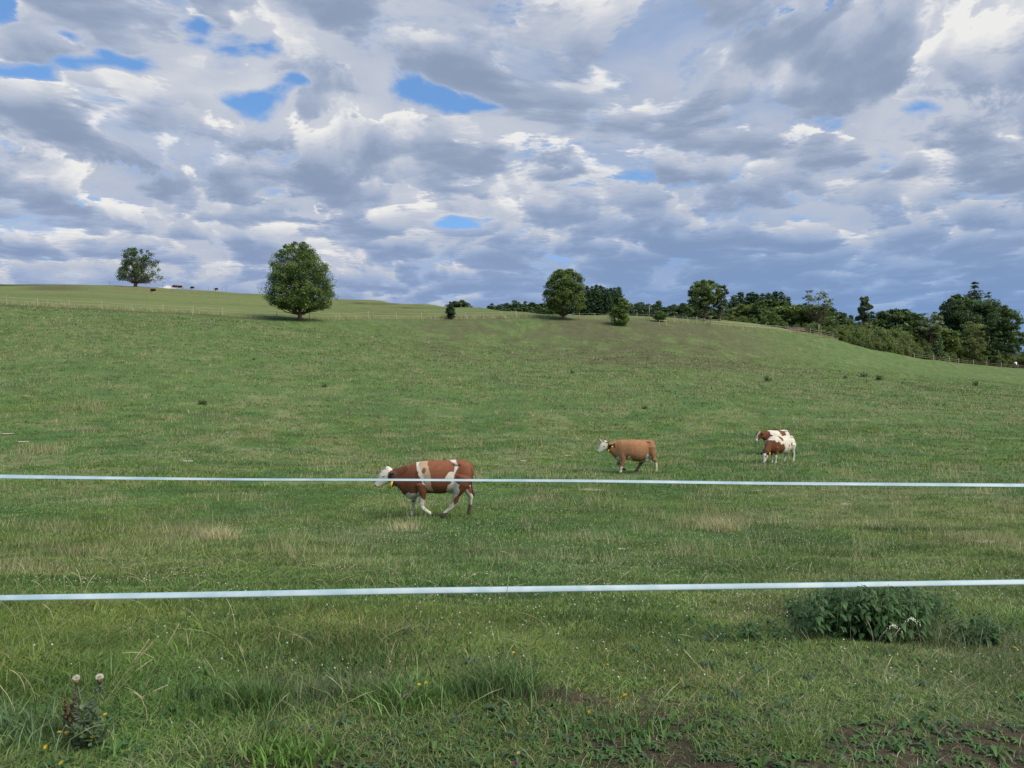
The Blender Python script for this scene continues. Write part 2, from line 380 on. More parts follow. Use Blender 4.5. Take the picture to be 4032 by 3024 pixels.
# ------------------------------------------------------------------ ground
def ground_tone(X, Y):
    """the sward's own colours: grazed pasture, mown field beyond the fence, worn bank, dry and lush patches, bare soil"""
    r = np.hypot(X, Y); px = CX+F*X/np.maximum(Y, 1e-3); d = Y
    n1 = fbm(X, Y, 0.05, 3, 4); n2 = fbm(X, Y, 0.35, 4, 4); n3 = fbm(X, Y, 2.2, 8, 3)
    past = np.array([0.088, 0.146, 0.044]); lush = np.array([0.064, 0.116, 0.040]); dry = np.array([0.185, 0.190, 0.095])
    mown = np.array([0.140, 0.168, 0.060]); bank = np.array([0.100, 0.098, 0.052]); soil = np.array([0.080, 0.062, 0.046])
    def mixc(a, b, t): return a*(1-t[..., None])+b*t[..., None]
    c = np.ones(X.shape+(3,))*past
    c = mixc(c, lush, sstep(n2, 0.45, 0.7)*0.8)
    c = mixc(c, dry, sstep(n2+0.35*(n1-0.5), 0.47, 0.33)*sstep(n3, 0.3, 0.6)*0.75)
    farm = sstep(r, 45, 110); c = mixc(c, np.array([0.100, 0.146, 0.048]), farm*0.8)
    c = mixc(c, dry*0.95, farm*sstep(n3, 0.62, 0.78)*0.5); c = mixc(c, lush*0.8, farm*sstep(n3, 0.40, 0.28)*0.5)
    # worn, browner bank under the fence in the middle of the hill
    bk = sstep(px, 1350, 1950)*sstep(px, 3350, 2750)*sstep(d, 103, 109)*sstep(d, 156, 147)
    c = mixc(c, bank, bk*sstep(n1*0.5+n2*0.5, 0.30, 0.54)*0.9)
    fd = fence_dist(px); mow = sstep(d-fd, 0.6, 2.5)*(Y > 60)
    m2 = np.ones(X.shape+(3,))*mown
    m2 = mixc(m2, np.array([0.105, 0.135, 0.048]), sstep(fbm(X*0.3, Y, 0.06, 31, 3), 0.4, 0.65)*0.6)
    trk = sstep(np.abs(((X*0.9+Y*0.22)/9.0) % 1.0-0.5), 0.28, 0.46)
    zone = sstep(px, 1290, 1400)*sstep(px, 1800, 1600)*sstep(d, 140, 160)
    m2 = mixc(m2, np.array([0.078, 0.070, 0.037]), zone*(0.60+0.40*trk)*sstep(fbm(X, Y, 0.08, 41, 3), 0.35, 0.6))
    z2 = sstep(px, 60, 160)*sstep(px, 420, 240)*sstep(d, 222, 240)*sstep(d, 292, 270)
    m2 = mixc(m2, np.array([0.095, 0.085, 0.045]), z2*0.75)
    knoll = sstep(px, 380, 520)*sstep(px, 980, 800)*sstep(d, 252, 266)
    m2 = mixc(m2, np.array([0.16, 0.155, 0.075]), knoll*sstep(n2, 0.3, 0.6)*0.8)
    c = mixc(c, np.zeros(3)+m2, mow)
    path = sstep(np.abs(d-fd+1.6), 1.7, 0.5)*sstep(px, 1250, 1000)
    c = mixc(c, np.array([0.075, 0.070, 0.036]), path*0.8*(Y > 60))
    c = mixc(c, np.array([0.055, 0.075, 0.03]), (r > 330)*np.ones_like(r))
    # trodden soil in the near foreground
    c = mixc(c, soil, soilmask(X, Y))
    # ground under near blades made darker and slightly browner
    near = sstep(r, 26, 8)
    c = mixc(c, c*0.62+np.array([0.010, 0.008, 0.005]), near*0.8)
    return c
FP = [(-900, 119), (0, 120), (600, 123), (1100, 128), (1400, 134), (1700, 141), (2100, 144.5), (2250, 145), (2600, 149), (2742, 152), (2795, 150), (3060, 156), (3290, 160), (3600, 190), (3760, 208), (4032, 228), (5000, 250)]
def fence_dist(px): return np.interp(px, [p[0] for p in FP], [p[1] for p in FP])
def soilmask(X, Y):
    n = fbm(X, Y, 1.7, 77, 4); r = np.hypot(X, Y)
    right = sstep(X/np.maximum(Y, .1), -0.25, 0.35)
    a = sstep(n+0.12*right, 0.50, 0.60)*sstep(Y, 4.5, 3.8)*(0.35+0.65*right)
    b = sstep(n, 0.60, 0.68)*sstep(Y, 5.4, 4.6)*0.85
    return np.clip(a+b, 0, 1)*(Y > 0.5)*(r < 9)

def build_ground():
    ins = np.radians(np.arange(-42, 42.001, 0.14)); out = np.radians(np.r_[np.arange(44, 180, 2.5)])
    th = np.r_[-out[::-1], ins, out, math.pi]; th = th[th > -math.pi+0.01]
    r = np.exp(np.arange(math.log(0.5), math.log(7000), 0.0125))
    R, T = np.meshgrid(r, th, indexing='ij'); X = R*np.sin(T); Y = R*np.cos(T); Z = height(X, Y)
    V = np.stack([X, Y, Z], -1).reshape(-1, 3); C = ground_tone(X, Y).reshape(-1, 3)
    nr, nt = X.shape; i = np.arange(nr-1)[:, None]*nt; k = np.arange(nt)[None]; k2 = (k+1) % nt
    Q = np.stack([i+k, i+k2, i+nt+k2, i+nt+k], -1).reshape(-1, 4)[:, ::-1]
    V = np.r_[V, [[0, 0, H(0, 0.5)]]]; C = np.r_[C, C[:1]]; cidx = len(V)-1
    Tn = np.stack([np.arange(nt), (np.arange(nt)+1) % nt, np.full(nt, cidx)], -1)[:, ::-1]
    me = mesh_np('ground', V, Q, Tn, C, True)
    m, w = mat('pasture'); o = w.n.new('ShaderNodeOutputMaterial'); tc = w.n.new('ShaderNodeTexCoord'); p = tc.outputs['Object']
    nf = w.noise(p, 5.0, 8, 0.7); nm = w.noise(p, 0.7, 5, 0.65); ng = w.noise(w.v('MULTIPLY', p, (1, 1, 0.5)), 34.0, 4, 0.7)
    k = w.m('MULTIPLY', w.ramp(nf, 0.25, 0.75, 0.66, 1.34), w.ramp(nm, 0.3, 0.7, 0.86, 1.14))
    k = w.m('MULTIPLY', k, w.ramp(ng, 0.25, 0.75, 0.7, 1.3))
    c = w.mix(1.0, attr(w), w.comb(k, k, w.m('MULTIPLY', k, 1.0)), 'MULTIPLY')
    c = w.mix(w.m('MULTIPLY', w.ramp(nf, 0.60, 0.74), 0.35), c, (0.19, 0.185, 0.095))
    b = w.n.new('ShaderNodeBsdfPrincipled'); w.put(b.inputs['Base Color'], c); b.inputs['Roughness'].default_value = 0.95; b.inputs['Specular IOR Level'].default_value = 0.1
    bp = w.n.new('ShaderNodeBump'); bp.inputs['Distance'].default_value = 0.10; bp.inputs['Strength'].default_value = 0.7
    w.put(bp.inputs['Height'], w.m('ADD', nf, w.m('MULTIPLY', ng, 0.3))); w.l.new(bp.outputs[0], b.inputs['Normal']); w.l.new(b.outputs[0], o.inputs[0])
    tag(obj('ground', me, m), kind='structure')
build_ground()

# ------------------------------------------------------------------ grass
G_BASE = np.array([[0.130, 0.215, 0.048], [0.162, 0.236, 0.058], [0.106, 0.182, 0.050], [0.182, 0.228, 0.072], [0.150, 0.208, 0.078]])
STRAW = np.array([[0.40, 0.37, 0.21], [0.31, 0.31, 0.16], [0.48, 0.43, 0.26], [0.25, 0.26, 0.13]])
def scatter(n, d0, d1, power=1.0, pad=0.74):
    u = rng.random(n); d = (d0**(power+1)+u*(d1**(power+1)-d0**(power+1)))**(1/(power+1))
    x = (rng.random(n)*2-1)*pad*d; return x, d
def build_grass():
    acc = Acc()
    def lay(n, d0, d1, h, w, seg, power=1.0, strawp=0.04, keep=None, coly=0.0, leank=0.5):
        x, y = scatter(n, d0, d1, power)
        k = rng.random(n) > soilmask(x, y)*0.86
        if keep is not None: k &= keep(x, y)
        x = x[k]; y = y[k]; n = len(x)
        dens = fbm(x, y, 0.8, 12, 3); tall = sstep(fbm(x, y, 0.45, 13, 3), 0.48, 0.72)
        hh = h*(0.55+0.9*rng.random(n))*(0.65+0.5*tall+0.4*dens)
        verge = sstep(np.abs(y-(4.75+0.06*x)), 0.75, 0.1)*(y < 7); hh *= 1+0.35*verge*sstep(fbm(x, y, 1.3, 55, 3), 0.4, 0.65)
        ww = w*(0.7+0.7*rng.random(n)); ang = rng.random(n)*2*math.pi; ln = hh*(0.15+rng.random(n)*leank*1.5)
        hh *= 0.72+0.6*fbm(x, y, 3.1, 15, 2)
        lean = np.c_[np.cos(ang), np.sin(ang)]*ln[:, None]+np.c_[hh*0.18, hh*0]
        col = G_BASE[rng.integers(0, len(G_BASE), n)]*(0.55+0.75*rng.random(n))[:, None]
        n2 = fbm(x, y, 0.35, 4, 4); n1 = fbm(x, y, 0.05, 3, 4)
        dryp = strawp*(0.5+1.6*sstep(fbm(x, y, 1.1, 17, 3), .45, .68))+0.12*sstep(n2+0.35*(n1-0.5), 0.48, 0.34)
        s = rng.random(n) < dryp; col[s] = STRAW[rng.integers(0, len(STRAW), s.sum())]*0.65
        cool = (fbm(x, y, 0.25, 91, 2)-0.5)[:, None]*np.array([[0.5, 0.1, -0.5]]); col = col*(1+cool)
        lush = sstep(n2, 0.5, 0.75)[:, None]; col = col*(1-lush*np.array([[0.30, 0.16, 0.25]]))
        P = np.c_[x, y, height(x, y)-0.008]
        col = col*(0.80+0.45*fbm(x, y, 2.3, 19, 3))[:, None]*1.08
        acc.add(*blades(P, hh, ww, lean, rng.random(n)*math.pi, col, seg=seg))
    lay(300000, 2.9, 6.5, 0.036, 0.0040, 2, strawp=0.16, leank=1.2)
    lay(11000, 2.9, 6.5, 0.08, 0.0042, 2, strawp=0.3, leank=1.0)
    lay(260000, 6.0, 13, 0.042, 0.0072, 2, strawp=0.12, leank=0.9)
    lay(250000, 12, 28, 0.055, 0.016, 1, strawp=0.055)
    lay(190000, 27, 62, 0.09, 0.042, 1, strawp=0.03, keep=lambda x, y: fbm(x, y, 0.8, 12, 3) > 0.38)
    lay(150000, 58, 128, 0.11, 0.085, 1, power=1.0, strawp=0.03, keep=lambda x, y: (y < fence_dist(CX+F*x/y)-1)*(fbm(x, y, 0.5, 12, 3) > 0.45) > 0)
    tag(obj('grass', acc.mesh('grass'), M_grass), 'short grazed green pasture grass all over the hillside meadow', 'grass', kind='stuff')
build_grass()

def build_tussocks():
    """pale seeded tufts and dark lush tussocks scattered over the pasture"""
    acc = Acc(); dk = Acc()
    spots = []
    for px, py, w_, n, hgt in ((850, 2105, 240, 9, .24), (2840, 2070, 170, 9, .28), (1590, 2080, 60, 3, .22), (300, 1610, 160, 10, .45), (160, 1775, 150, 8, .45), (700, 1650, 300, 10, .35), (500, 1690, 260, 9, .35),
                            (1050, 1715, 120, 4, .3), (3330, 2075, 160, 4, .2), (2300, 2120, 110, 3, .2), (3400, 1950, 150, 3, .2), (3900, 2130, 150, 4, .2), (560, 2070, 260, 5, .2), (300, 2180, 320, 6, .2),
                            (1000, 1480, 240, 6, .35), (600, 1390, 200, 5, .35), (1150, 2180, 200, 5, .18), (1700, 1810, 120, 4, .3), (1600, 2000, 40, 2, .2), (2150, 1980, 160, 4, .2), (200, 2080, 200, 4, .22), (100, 2250, 200, 5, .2)):
        for i in range(n):
            p = hit(px+rng.normal()*w_*0.36, py+rng.normal()*w_*0.06); spots.append((p.x, p.y, hgt*(0.7+0.6*rng.random()), 1))
    x, y = scatter(4200, 10, 118, 0.85)
    for a, b in zip(x, y):
        if b < fence_dist(CX+F*a/b)-3 and rng.random() < 0.40+2.2*max(0, float(fbm(np.array([a]), np.array([b]), 0.06, 23, 3)[0])-0.4):
            spots.append((a, b, 0.14+0.22*rng.random(), 0))
    for (a, b, h, strong) in spots:
        n = int((40 if strong else 24)*min(1.6, 20/b+0.75)); s = (0.08+0.16*rng.random())*(1+strong*0.6)+b*0.0022
        P = np.c_[a+rng.normal(size=n)*s*1.3, b+rng.normal(size=n)*s*0.7, np.zeros(n)]; P[:, 2] = height(P[:, 0], P[:, 1])-0.01
        ww = np.full(n, max(0.006, b*0.00060)); hh = h*(0.6+0.7*rng.random(n)); an = rng.random(n)*6.28
        col = STRAW[rng.integers(0, 4, n)]*(0.62+0.35*rng.random(n))[:, None]
        acc.add(*blades(P, hh, ww, np.c_[np.cos(an), np.sin(an)]*(hh*0.35)[:, None], rng.normal(size=n)*0.5, col, seg=1))
    tag(obj('dry_grass', acc.mesh('dry_grass'), M_grass), 'pale dry seeding grass tufts scattered across the pasture', 'dry grass', kind='stuff')
    x, y = scatter(2600, 5, 118, 0.8)
    for a, b in zip(x, y):
        if b > fence_dist(CX+F*a/b)-3: continue
        n = int(np.clip(900/b, 14, 90)); s = 0.12+0.25*rng.random()+b*0.0042
        P = np.c_[a+rng.normal(size=n)*s*1.7, b+rng.normal(size=n)*s*0.5, np.zeros(n)]; P[:, 2] = height(P[:, 0], P[:, 1])-0.01
        ww = np.full(n, max(0.006, b*0.0009)); hh = (0.07+0.10*rng.random())*(0.6+0.7*rng.random(n))*(1+b*0.006); an = rng.random(n)*6.28
        col = np.array([0.056, 0.100, 0.036])*(0.7+0.6*rng.random(n))[:, None]
        dk.add(*blades(P, hh, ww, np.c_[np.cos(an), np.sin(an)]*(hh*0.5)[:, None], rng.normal(size=n)*0.8, col, seg=1))
    tag(obj('lush_grass', dk.mesh('lush_grass'), M_grass), 'dark green ungrazed tussocks dotted across the pasture', 'grass', kind='stuff')
    # tall pale fringe along the hill fence
    fr = Acc(); pxs = rng.random(9000)*(4032+300)-150
    pxs = np.r_[pxs, 1690+rng.random(3500)*560, 2780+rng.random(2500)*280]
    fd = fence_dist(pxs)+rng.normal(size=len(pxs))*1.0+0.8; k = ~((pxs > 3300)); pxs = pxs[k]; fd = fd[k]
    x = (pxs-CX)/F*fd; n = len(x); P = np.c_[x, fd, height(x, fd)-0.02]; an = rng.random(n)*6.28
    dense = 0.35+0.65*sstep(fbm(x, fd, 0.15, 66, 2), 0.4, 0.6); hh = (0.35+0.5*rng.random(n))*dense
    fr.add(*blades(P, hh, np.full(n, 0.055), np.c_[np.cos(an), np.sin(an)]*(hh*0.3)[:, None], rng.normal(size=n)*0.5, STRAW[rng.integers(0, 4, n)]*(0.7+0.3*rng.random(n))[:, None], seg=1))
    tag(obj('tall_grass', fr.mesh('tall_grass'), M_grass), 'tall pale dry grass left standing along the hill fence', 'tall grass', kind='stuff')
build_tussocks()

def leaf_fan(acc, c, n, L, W, tilt, col, rs):
    """a rosette of n pointed leaves at c"""
    for i in range(n):
        a = rs.random()*6.283; l = L*(0.6+0.6*rs.random()); w = W*(0.7+0.5*rs.random()); t = tilt*(0.4+rs.random())
        d = np.array([math.cos(a), math.sin(a), 0]); s = np.array([-d[1], d[0], 0]); up = np.array([0, 0, 1.0])
        p0 = np.array(c); p1 = p0+d*l*0.5+up*l*t; p2 = p0+d*l+up*l*t*0.7
        V = [p0-s*w*.15, p0+s*w*.15, p1+s*w*.5, p1-s*w*.5, p2+s*w*.25, p2-s*w*.25, p0+d*l*1.2+up*l*t*0.3]
        acc.add(V, [[0, 1, 2, 3], [3, 2, 4, 5]], [[5, 4, 6]], np.array(col)*(0.75+0.5*rs.random()))
def build_weeds():
    rs = random.Random(5); acc = Acc(); x, y = scatter(5200, 2.95, 6.0, 1.0)
    sm = fbm(x, y, 0.9, 101, 3)
    for a, b, q in zip(x, y, sm):
        lowp = 1.0 if b < 3.9 else 0.30
        if rs.random() > lowp*(0.35+1.2*max(0, q-0.35)*2): continue
        z = H(a, b); g = rs.choice([(0.085, 0.170, 0.040), (0.070, 0.150, 0.045), (0.105, 0.185, 0.050), (0.080, 0.140, 0.070)])
        big = rs.random() < 0.06
        leaf_fan(acc, (a, b, z), rs.randint(4, 8), 0.068 if big else 0.032, 0.024 if big else 0.015, 0.5, tuple(q_*.85 for q_ in g), rs)
    tag(obj('ground_weeds', acc.mesh('ground_weeds'), M_weed), 'low broad leaved weeds among the near grass at the bottom edge', 'weeds', kind='stuff')
    # white clover heads
    cl = Acc(); x, y = scatter(7000, 4.2, 26, 0.8); k = fbm(x, y, 0.5, 140, 3) > 0.50; x = x[k]; y = y[k]
    ico = np.array([[0, 0, 1], [1, 0, 0], [0, 1, 0], [-1, 0, 0], [0, -1, 0], [0, 0, -1.0]]); tr = np.array([[0, 1, 2], [0, 2, 3], [0, 3, 4], [0, 4, 1], [5, 2, 1], [5, 3, 2], [5, 4, 3], [5, 1, 4]])
    z = height(x, y)
    for a, b, c in zip(x, y, z):
        r = 0.0035+0.003*rs.random()+b*0.00022; h = 0.06+0.04*rs.random()
        cl.add(ico*r+np.array([a, b, c+h]), None, tr, np.array([0.55, 0.56, 0.46])*(0.8+0.25*rs.random()))
    tag(obj('clover_flowers', cl.mesh('clover_flowers'), solid('clover_white', (0.6, 0.6, 0.5), 0.9, 50, 0.1, attrib=True)), 'tiny white clover heads sprinkled through the near meadow', 'clover', kind='stuff')
    # thin bent straws in the near grass
    st = Acc(); x, y = scatter(620, 3.2, 11, 0.7)
    for a, b in zip(x, y):
        h = 0.12+0.22*rs.random(); an = rs.random()*6.28; ln = h*(0.2+0.9*rs.random()); z = H(a, b)
        pts = [(a+math.cos(an)*ln*t*t, b+math.sin(an)*ln*t*t, z+h*(t-0.3*t*t)) for t in (0, .3, .6, .85, 1)]
        V, Q = tubes([(pts, np.array([1, .9, .8, 1.3, .4])*(0.0011+b*0.00018))], 3)
        st.add(V, Q[:len(Q)], None, STRAW[rs.randint(0, 3)]*(0.7+0.4*rs.random()))
    tag(obj('dry_stems', st.mesh('dry_stems'), M_grass), 'thin bent straw coloured stems sticking out of near grass', 'dry stems', kind='stuff')
build_weeds()
#==LAND==

# ------------------------------------------------------------------ foreground tape fence
def build_tape_fence():
    M_tape, w = mat('woven_tape'); o = w.n.new('ShaderNodeOutputMaterial'); tc = w.n.new('ShaderNodeTexCoord')
    a = attr(w, 'tone'); x, y, z = w.xyz(a)       # x: across the tape, y: along it in metres
    edge = w.m('GREATER_THAN', w.m('ABSOLUTE', w.m('SUBTRACT', x, 0.5)), 0.43)
    wire = w.m('GREATER_THAN', w.m('SINE', w.m('MULTIPLY', x, 44.0)), 0.86)
    fold = w.m('LESS_THAN', w.m('FRACT', w.m('MULTIPLY', y, 3.6)), 0.012)
    n = w.noise(tc.outputs['Object'], 6, 4)
    n2_ = w.noise(tc.outputs['Object'], 1.1, 3)
    c = w.mix(w.ramp(n, 0.3, 0.7), (0.25, 0.35, 0.39), (0.40, 0.48, 0.51)); c = w.mix(w.m('MULTIPLY', w.ramp(n2_, 0.5, 0.7), 0.45), c, (0.24, 0.33, 0.34))
    c = w.mix(w.m('MULTIPLY', wire, 0.30), c, (0.40, 0.50, 0.56)); c = w.mix(w.m('MULTIPLY', edge, 0.75), c, (0.16, 0.42, 0.44)); c = w.mix(w.m('MULTIPLY', fold, 0.4), c, (0.3, 0.38, 0.42))
    b = w.n.new('ShaderNodeBsdfPrincipled'); w.put(b.inputs['Base Color'], c); b.inputs['Roughness'].default_value = 0.55
    w.l.new(b.outputs[0], o.inputs[0])
    def along(s):   # s = photo column -> depth of the fence line
        return 1.0/(1/4.54+(s/4032.0)*(1/5.74-1/4.54))
    root = thing('tape_fence', 'pale blue-white twin tape electric fence strung across the foreground', 'fence', at(2016, along(2016)))
    inv = -Vector(root.location)
    for name_label, ys, wid in (('thin upper tape twisted nearly edge-on', [(-2600, 1853), (0, 1876), (500, 1883), (1000, 1888), (1500, 1889), (2300, 1893), (3000, 1903), (4032, 1911), (9000, 1950)], 'u'),
                                ('broad lower tape with ribbed face', [(-2600, 2397), (0, 2354), (500, 2347), (1000, 2339), (1600, 2327), (2200, 2319), (3000, 2308), (4032, 2292), (9000, 2215)], 'l')):
        px = np.linspace(-2600, 9000, 240)
        py = np.interp(px, [q[0] for q in ys], [q[1] for q in ys]); k = np.ones(5)/5
        pyp = np.convolve(np.pad(py, 2, 'edge'), k, 'valid')
        d = 1.0/(1/4.54+(px/4032.0)*(1/5.74-1/4.54)); X = (px-CX)/F*d; Z = ZC+(HY-pyp)/F*d
        if wid == 'u': W = np.interp(px, [0, 300, 900, 1700, 2600, 3400, 4032], [.019, .015, .009, .010, .015, .018, .022])
        else: W = np.interp(px, [0, 600, 1500, 2400, 4032], [.024, .030, .037, .037, .034])
        tilt = np.sqrt(np.clip(1-(W/0.042)**2, 0, 1))*0.042
        N = len(px); s = X*1.03; V = []; C = []
        for j in range(5):        # slightly cupped ribbon with real thickness
            t = j/4-0.5; cup = 0.0025*(1-(2*t)**2)
            V.append(np.c_[X, d+tilt*t-cup, Z+W*t]); C.append(np.c_[np.full(N, j/4), s-np.floor(s.min()), np.zeros(N)])
        for j in range(5):
            t = (4-j)/4-0.5; V.append(np.c_[X, d+tilt*t+0.0012, Z+W*t]); C.append(np.c_[np.full(N, (4-j)/4), s-np.floor(s.min()), np.zeros(N)])
        V = np.stack(V, 1).reshape(-1, 3); C = np.stack(C, 1).reshape(-1, 3)
        i = np.arange(N-1)[:, None]*10; kk = np.arange(10)[None]; k2 = (kk+1) % 10
        Q = np.stack([i+kk, i+10+kk, i+10+k2, i+k2], -1).reshape(-1, 4)
        o2 = obj('tape', mesh_np('tape', V+np.array(inv), Q, None, C, True), M_tape, root); o2['label'] = name_label
build_tape_fence()

# ------------------------------------------------------------------ fences on the hill
def post_mesh(h=1.25, w=0.095, seed=0):
    r = random.Random(seed); s = w/2
    zs = [-0.3, 0.0, h*0.4, h*0.75, h-0.02, h]; rr = [1, 1.05, 1.0, 0.97, 0.95, 0.55]
    pts = [(r.uniform(-.01, .01), r.uniform(-.01, .01), z) for z in zs]
    V, Q = tubes([(pts, np.array(rr)*s)], 8); V[-8:, 2] += 0.0
    f = mesh_np('post', V, Q, None, None, False); return f
def strand(pa, pb, za, zb, r, sag=0.03):
    pts = [np.array(pa)*(1-t)+np.array(pb)*t+np.array([0, 0, za*(1-t)+zb*t-sag*4*t*(1-t)]) for t in np.linspace(0, 1, 7)]
    return pts, np.full(7, r)
def hill_fence(name, label, pxs, dists, hgt, rails, rr, pm, rm, cat='fence', sink=0.0, thick=0.09, skip=()):
    P = [at(p, d) for p, d in zip(pxs, dists)]
    root = thing(name, label, cat, P[0]); o0 = Vector(root.location)
    protos = [post_mesh(hgt, thick, s) for s in range(3)]
    for i, p in enumerate(P):
        po = obj('post', protos[i % 3], pm, root); po.location = p-o0; po.rotation_euler = (rng.normal()*0.02, rng.normal()*0.03, rng.random()*6)
        s = 0.92+0.18*rng.random(); po.scale = (1, 1, s)
    for k, z in enumerate(rails):
        ps = []
        for i in range(len(P)-1):
            if (k, i) in skip: continue
            ps.append(strand(P[i]-o0, P[i+1]-o0, z, z, rr))
        V, Q = tubes(ps, 6); obj('rail', mesh_np('rail', V, Q), rm, root)
    return root
def interp_px(lst): return lst, [float(fence_dist(p)) for p in lst]
hill_fence('pasture_fence', 'long pale post and tape fence along the left hillside, ending at the middle crest', *interp_px([-330, -210, -95, 25, 148, 272, 400, 520, 641, 760, 874, 986, 1091, 1219, 1336, 1450, 1560, 1660, 1747, 1833, 1904, 1973, 2032]), 1.25, (0.62, 1.05), 0.012, M_wood, M_faded)
hill_fence('pasture_fence', 'post and tape fence along the crest, from behind the round tree to the corner', *interp_px([2033.5, 2100, 2162, 2222, 2282, 2343, 2394, 2440, 2508, 2606, 2657, 2706, 2742]), 1.25, (0.62, 1.05), 0.012, M_wood, M_faded)
# short run from the corner back down to the gate post
hill_fence('pasture_fence', 'short dark fence run slanting from the crest corner to the nest box post', [2745, 2768, 2792], [153, 152, 150.6], 1.1, (0.6, 1.0), 0.03, M_wood, M_faded)
hill_fence('pasture_fence', 'pale post and double rail fence stepping down the right shoulder of the hill', *interp_px([2796, 2849, 2894, 2937, 2979, 3016, 3057, 3102]), 1.25, (0.6, 1.05), 0.028, M_wood, M_faded)
hill_fence('rail_fence', 'weathered rail fence with close posts at the lower end of the shoulder', *interp_px([3111, 3145, 3190, 3233, 3280]), 1.4, (0.45, 0.8, 1.2), 0.020, M_wood, M_wood)
hill_fence('rail_fence', 'low dark wooden fence at the foot of the tall trees on the right', *interp_px([3600, 3675, 3738, 3775, 3832, 3885, 3942, 4008, 4070, 4140]), 1.35, (0.5, 0.95), 0.04, M_wood, M_darkwood, thick=0.16)
# little hurdle on the bank
def box(acc, c, s, col=(1, 1, 1), rz=0.0):
    c = np.array(c, float); hx, hy, hz = [q/2 for q in s]
    v = np.array([[x, y, z] for x in (-hx, hx) for y in (-hy, hy) for z in (-hz, hz)]); cs, sn = math.cos(rz), math.sin(rz)
    v = np.c_[v[:, 0]*cs-v[:, 1]*sn, v[:, 0]*sn+v[:, 1]*cs, v[:, 2]]+c
    acc.add(v, [[0, 1, 3, 2], [4, 6, 7, 5], [0, 4, 5, 1], [2, 3, 7, 6], [0, 2, 6, 4], [1, 5, 7, 3]], None, col)
p = at(2610, 141); hr = thing('hurdle', 'small wooden hurdle of two posts and one bar on the upper bank', 'hurdle', p)
for dx in (-.65, .65):
    o = obj('post', post_mesh(0.95, .09, 3), M_wood, hr); o.location = (dx, dx*.2, 0)
V, Q = tubes([([(-.75, -.15, .85), (.75, .15, .88)], [.045, .045])], 6); obj('bar', mesh_np('bar', V, Q), M_wood, hr)
# box on a post at the corner
p = at(2796, 149.7); nb = thing('post_box', 'small dark grey flat topped box on a post at the crest corner', 'box', p+Vector((0, 0, .0)))
obj('post', post_mesh(1.5, .14, 4), M_darkwood, nb)
a = Acc(); box(a, (0, 0, 1.62), (.62, .42, .34)); obj('body', a.mesh('body'), M_darkwood, nb)
a = Acc(); box(a, (0, 0, 1.83), (.86, .6, .07)); box(a, (0, -.1, 1.95), (.7, .4, .05)); obj('lid', a.mesh('lid'), solid('grey_board', (.25, .26, .25)), nb)
def pole(px, d, h, r, label, cross=False):
    p = at(px, d); t = thing('pole', label, 'pole', p); V, Q = tubes([([(0, 0, -.3), (0.01, 0, h*.5), (0, 0, h)], [r, r*.9, r*.75])], 8)
    obj('shaft', mesh_np('shaft', V, Q), M_wood, t)
    if cross:
        a = Acc(); box(a, (0, 0, h-.1), (1.3, .1, .12)); obj('crossbar', a.mesh('crossbar'), M_wood, t)
pole(2556, 150, 2.7, .05, 'thin tall bare pole standing in the crest fence')
pole(3224, 161, 2.4, .06, 'thin pole behind the rail fence on the shoulder')
pole(723, 288, 2.6, .08, 'thin pole with a crossbar on the left skyline beside grazing cattle', True)
for px, lb in ((432, 'lone fence stake on the skyline left of the leaning oak'), (820, 'skyline stake left of the rightmost distant cow'), (840, 'skyline stake just left of the last distant cow'), (874, 'skyline stake right of the last distant cow'), (890, 'rightmost thin stake on the left skyline'), (640, 'short stake on the skyline between the oak and the pair of cattle')):
    t = at(px, 289); o = obj('stake', post_mesh(1.5, .12, 2), M_darkwood); o.location = t; tag(o, lb, 'stake', 'stakes along the left skyline')
# white panel by the trees
p = at(3998, 228); sg = thing('sign', 'small white panel on a post at the foot of the tall trees', 'sign', p)
obj('post', post_mesh(1.9, .12, 1), M_darkwood, sg); a = Acc(); box(a, (0, -.1, 1.75), (.75, .05, .42)); box(a, (.24, -.101, 1.35), (.28, .05, .42)); obj('panel', a.mesh('panel'), solid('white_panel', (1.160, 1.160, 1.131), .6, 3, .04), sg)
# low red roof behind the shoulder fence
p = at(3128, 171); sh = thing('shed', 'low shed with reddish tiled roof behind the shoulder fence', 'shed', p+Vector((0, 0, -1.3)))
a = Acc(); box(a, (0, 0, .7), (3.6, 2.4, 1.8)); obj('wall', a.mesh('wall'), M_darkwood, sh)
a = Acc(); a.add([(-2.1, -1.5, 1.62), (2.1, -1.5, 1.50), (2.0, 0, 2.2), (-1.6, 0, 2.35), (2.1, 1.5, 1.5), (-2.1, 1.5, 1.62), (-2.1, -1.5, 1.5), (2.1, -1.5, 1.4), (2.1, 1.5, 1.4), (-2.1, 1.5, 1.5)],
      [[0, 1, 2, 3], [3, 2, 4, 5], [0, 6, 7, 1], [5, 4, 8, 9], [6, 9, 8, 7]], [[0, 3, 5], [1, 4, 2]], (1, 1, 1)); obj('roof', a.mesh('roof'), solid('red_tiles', (.085, .040, .045), .85, 8, .4, .02), sh)

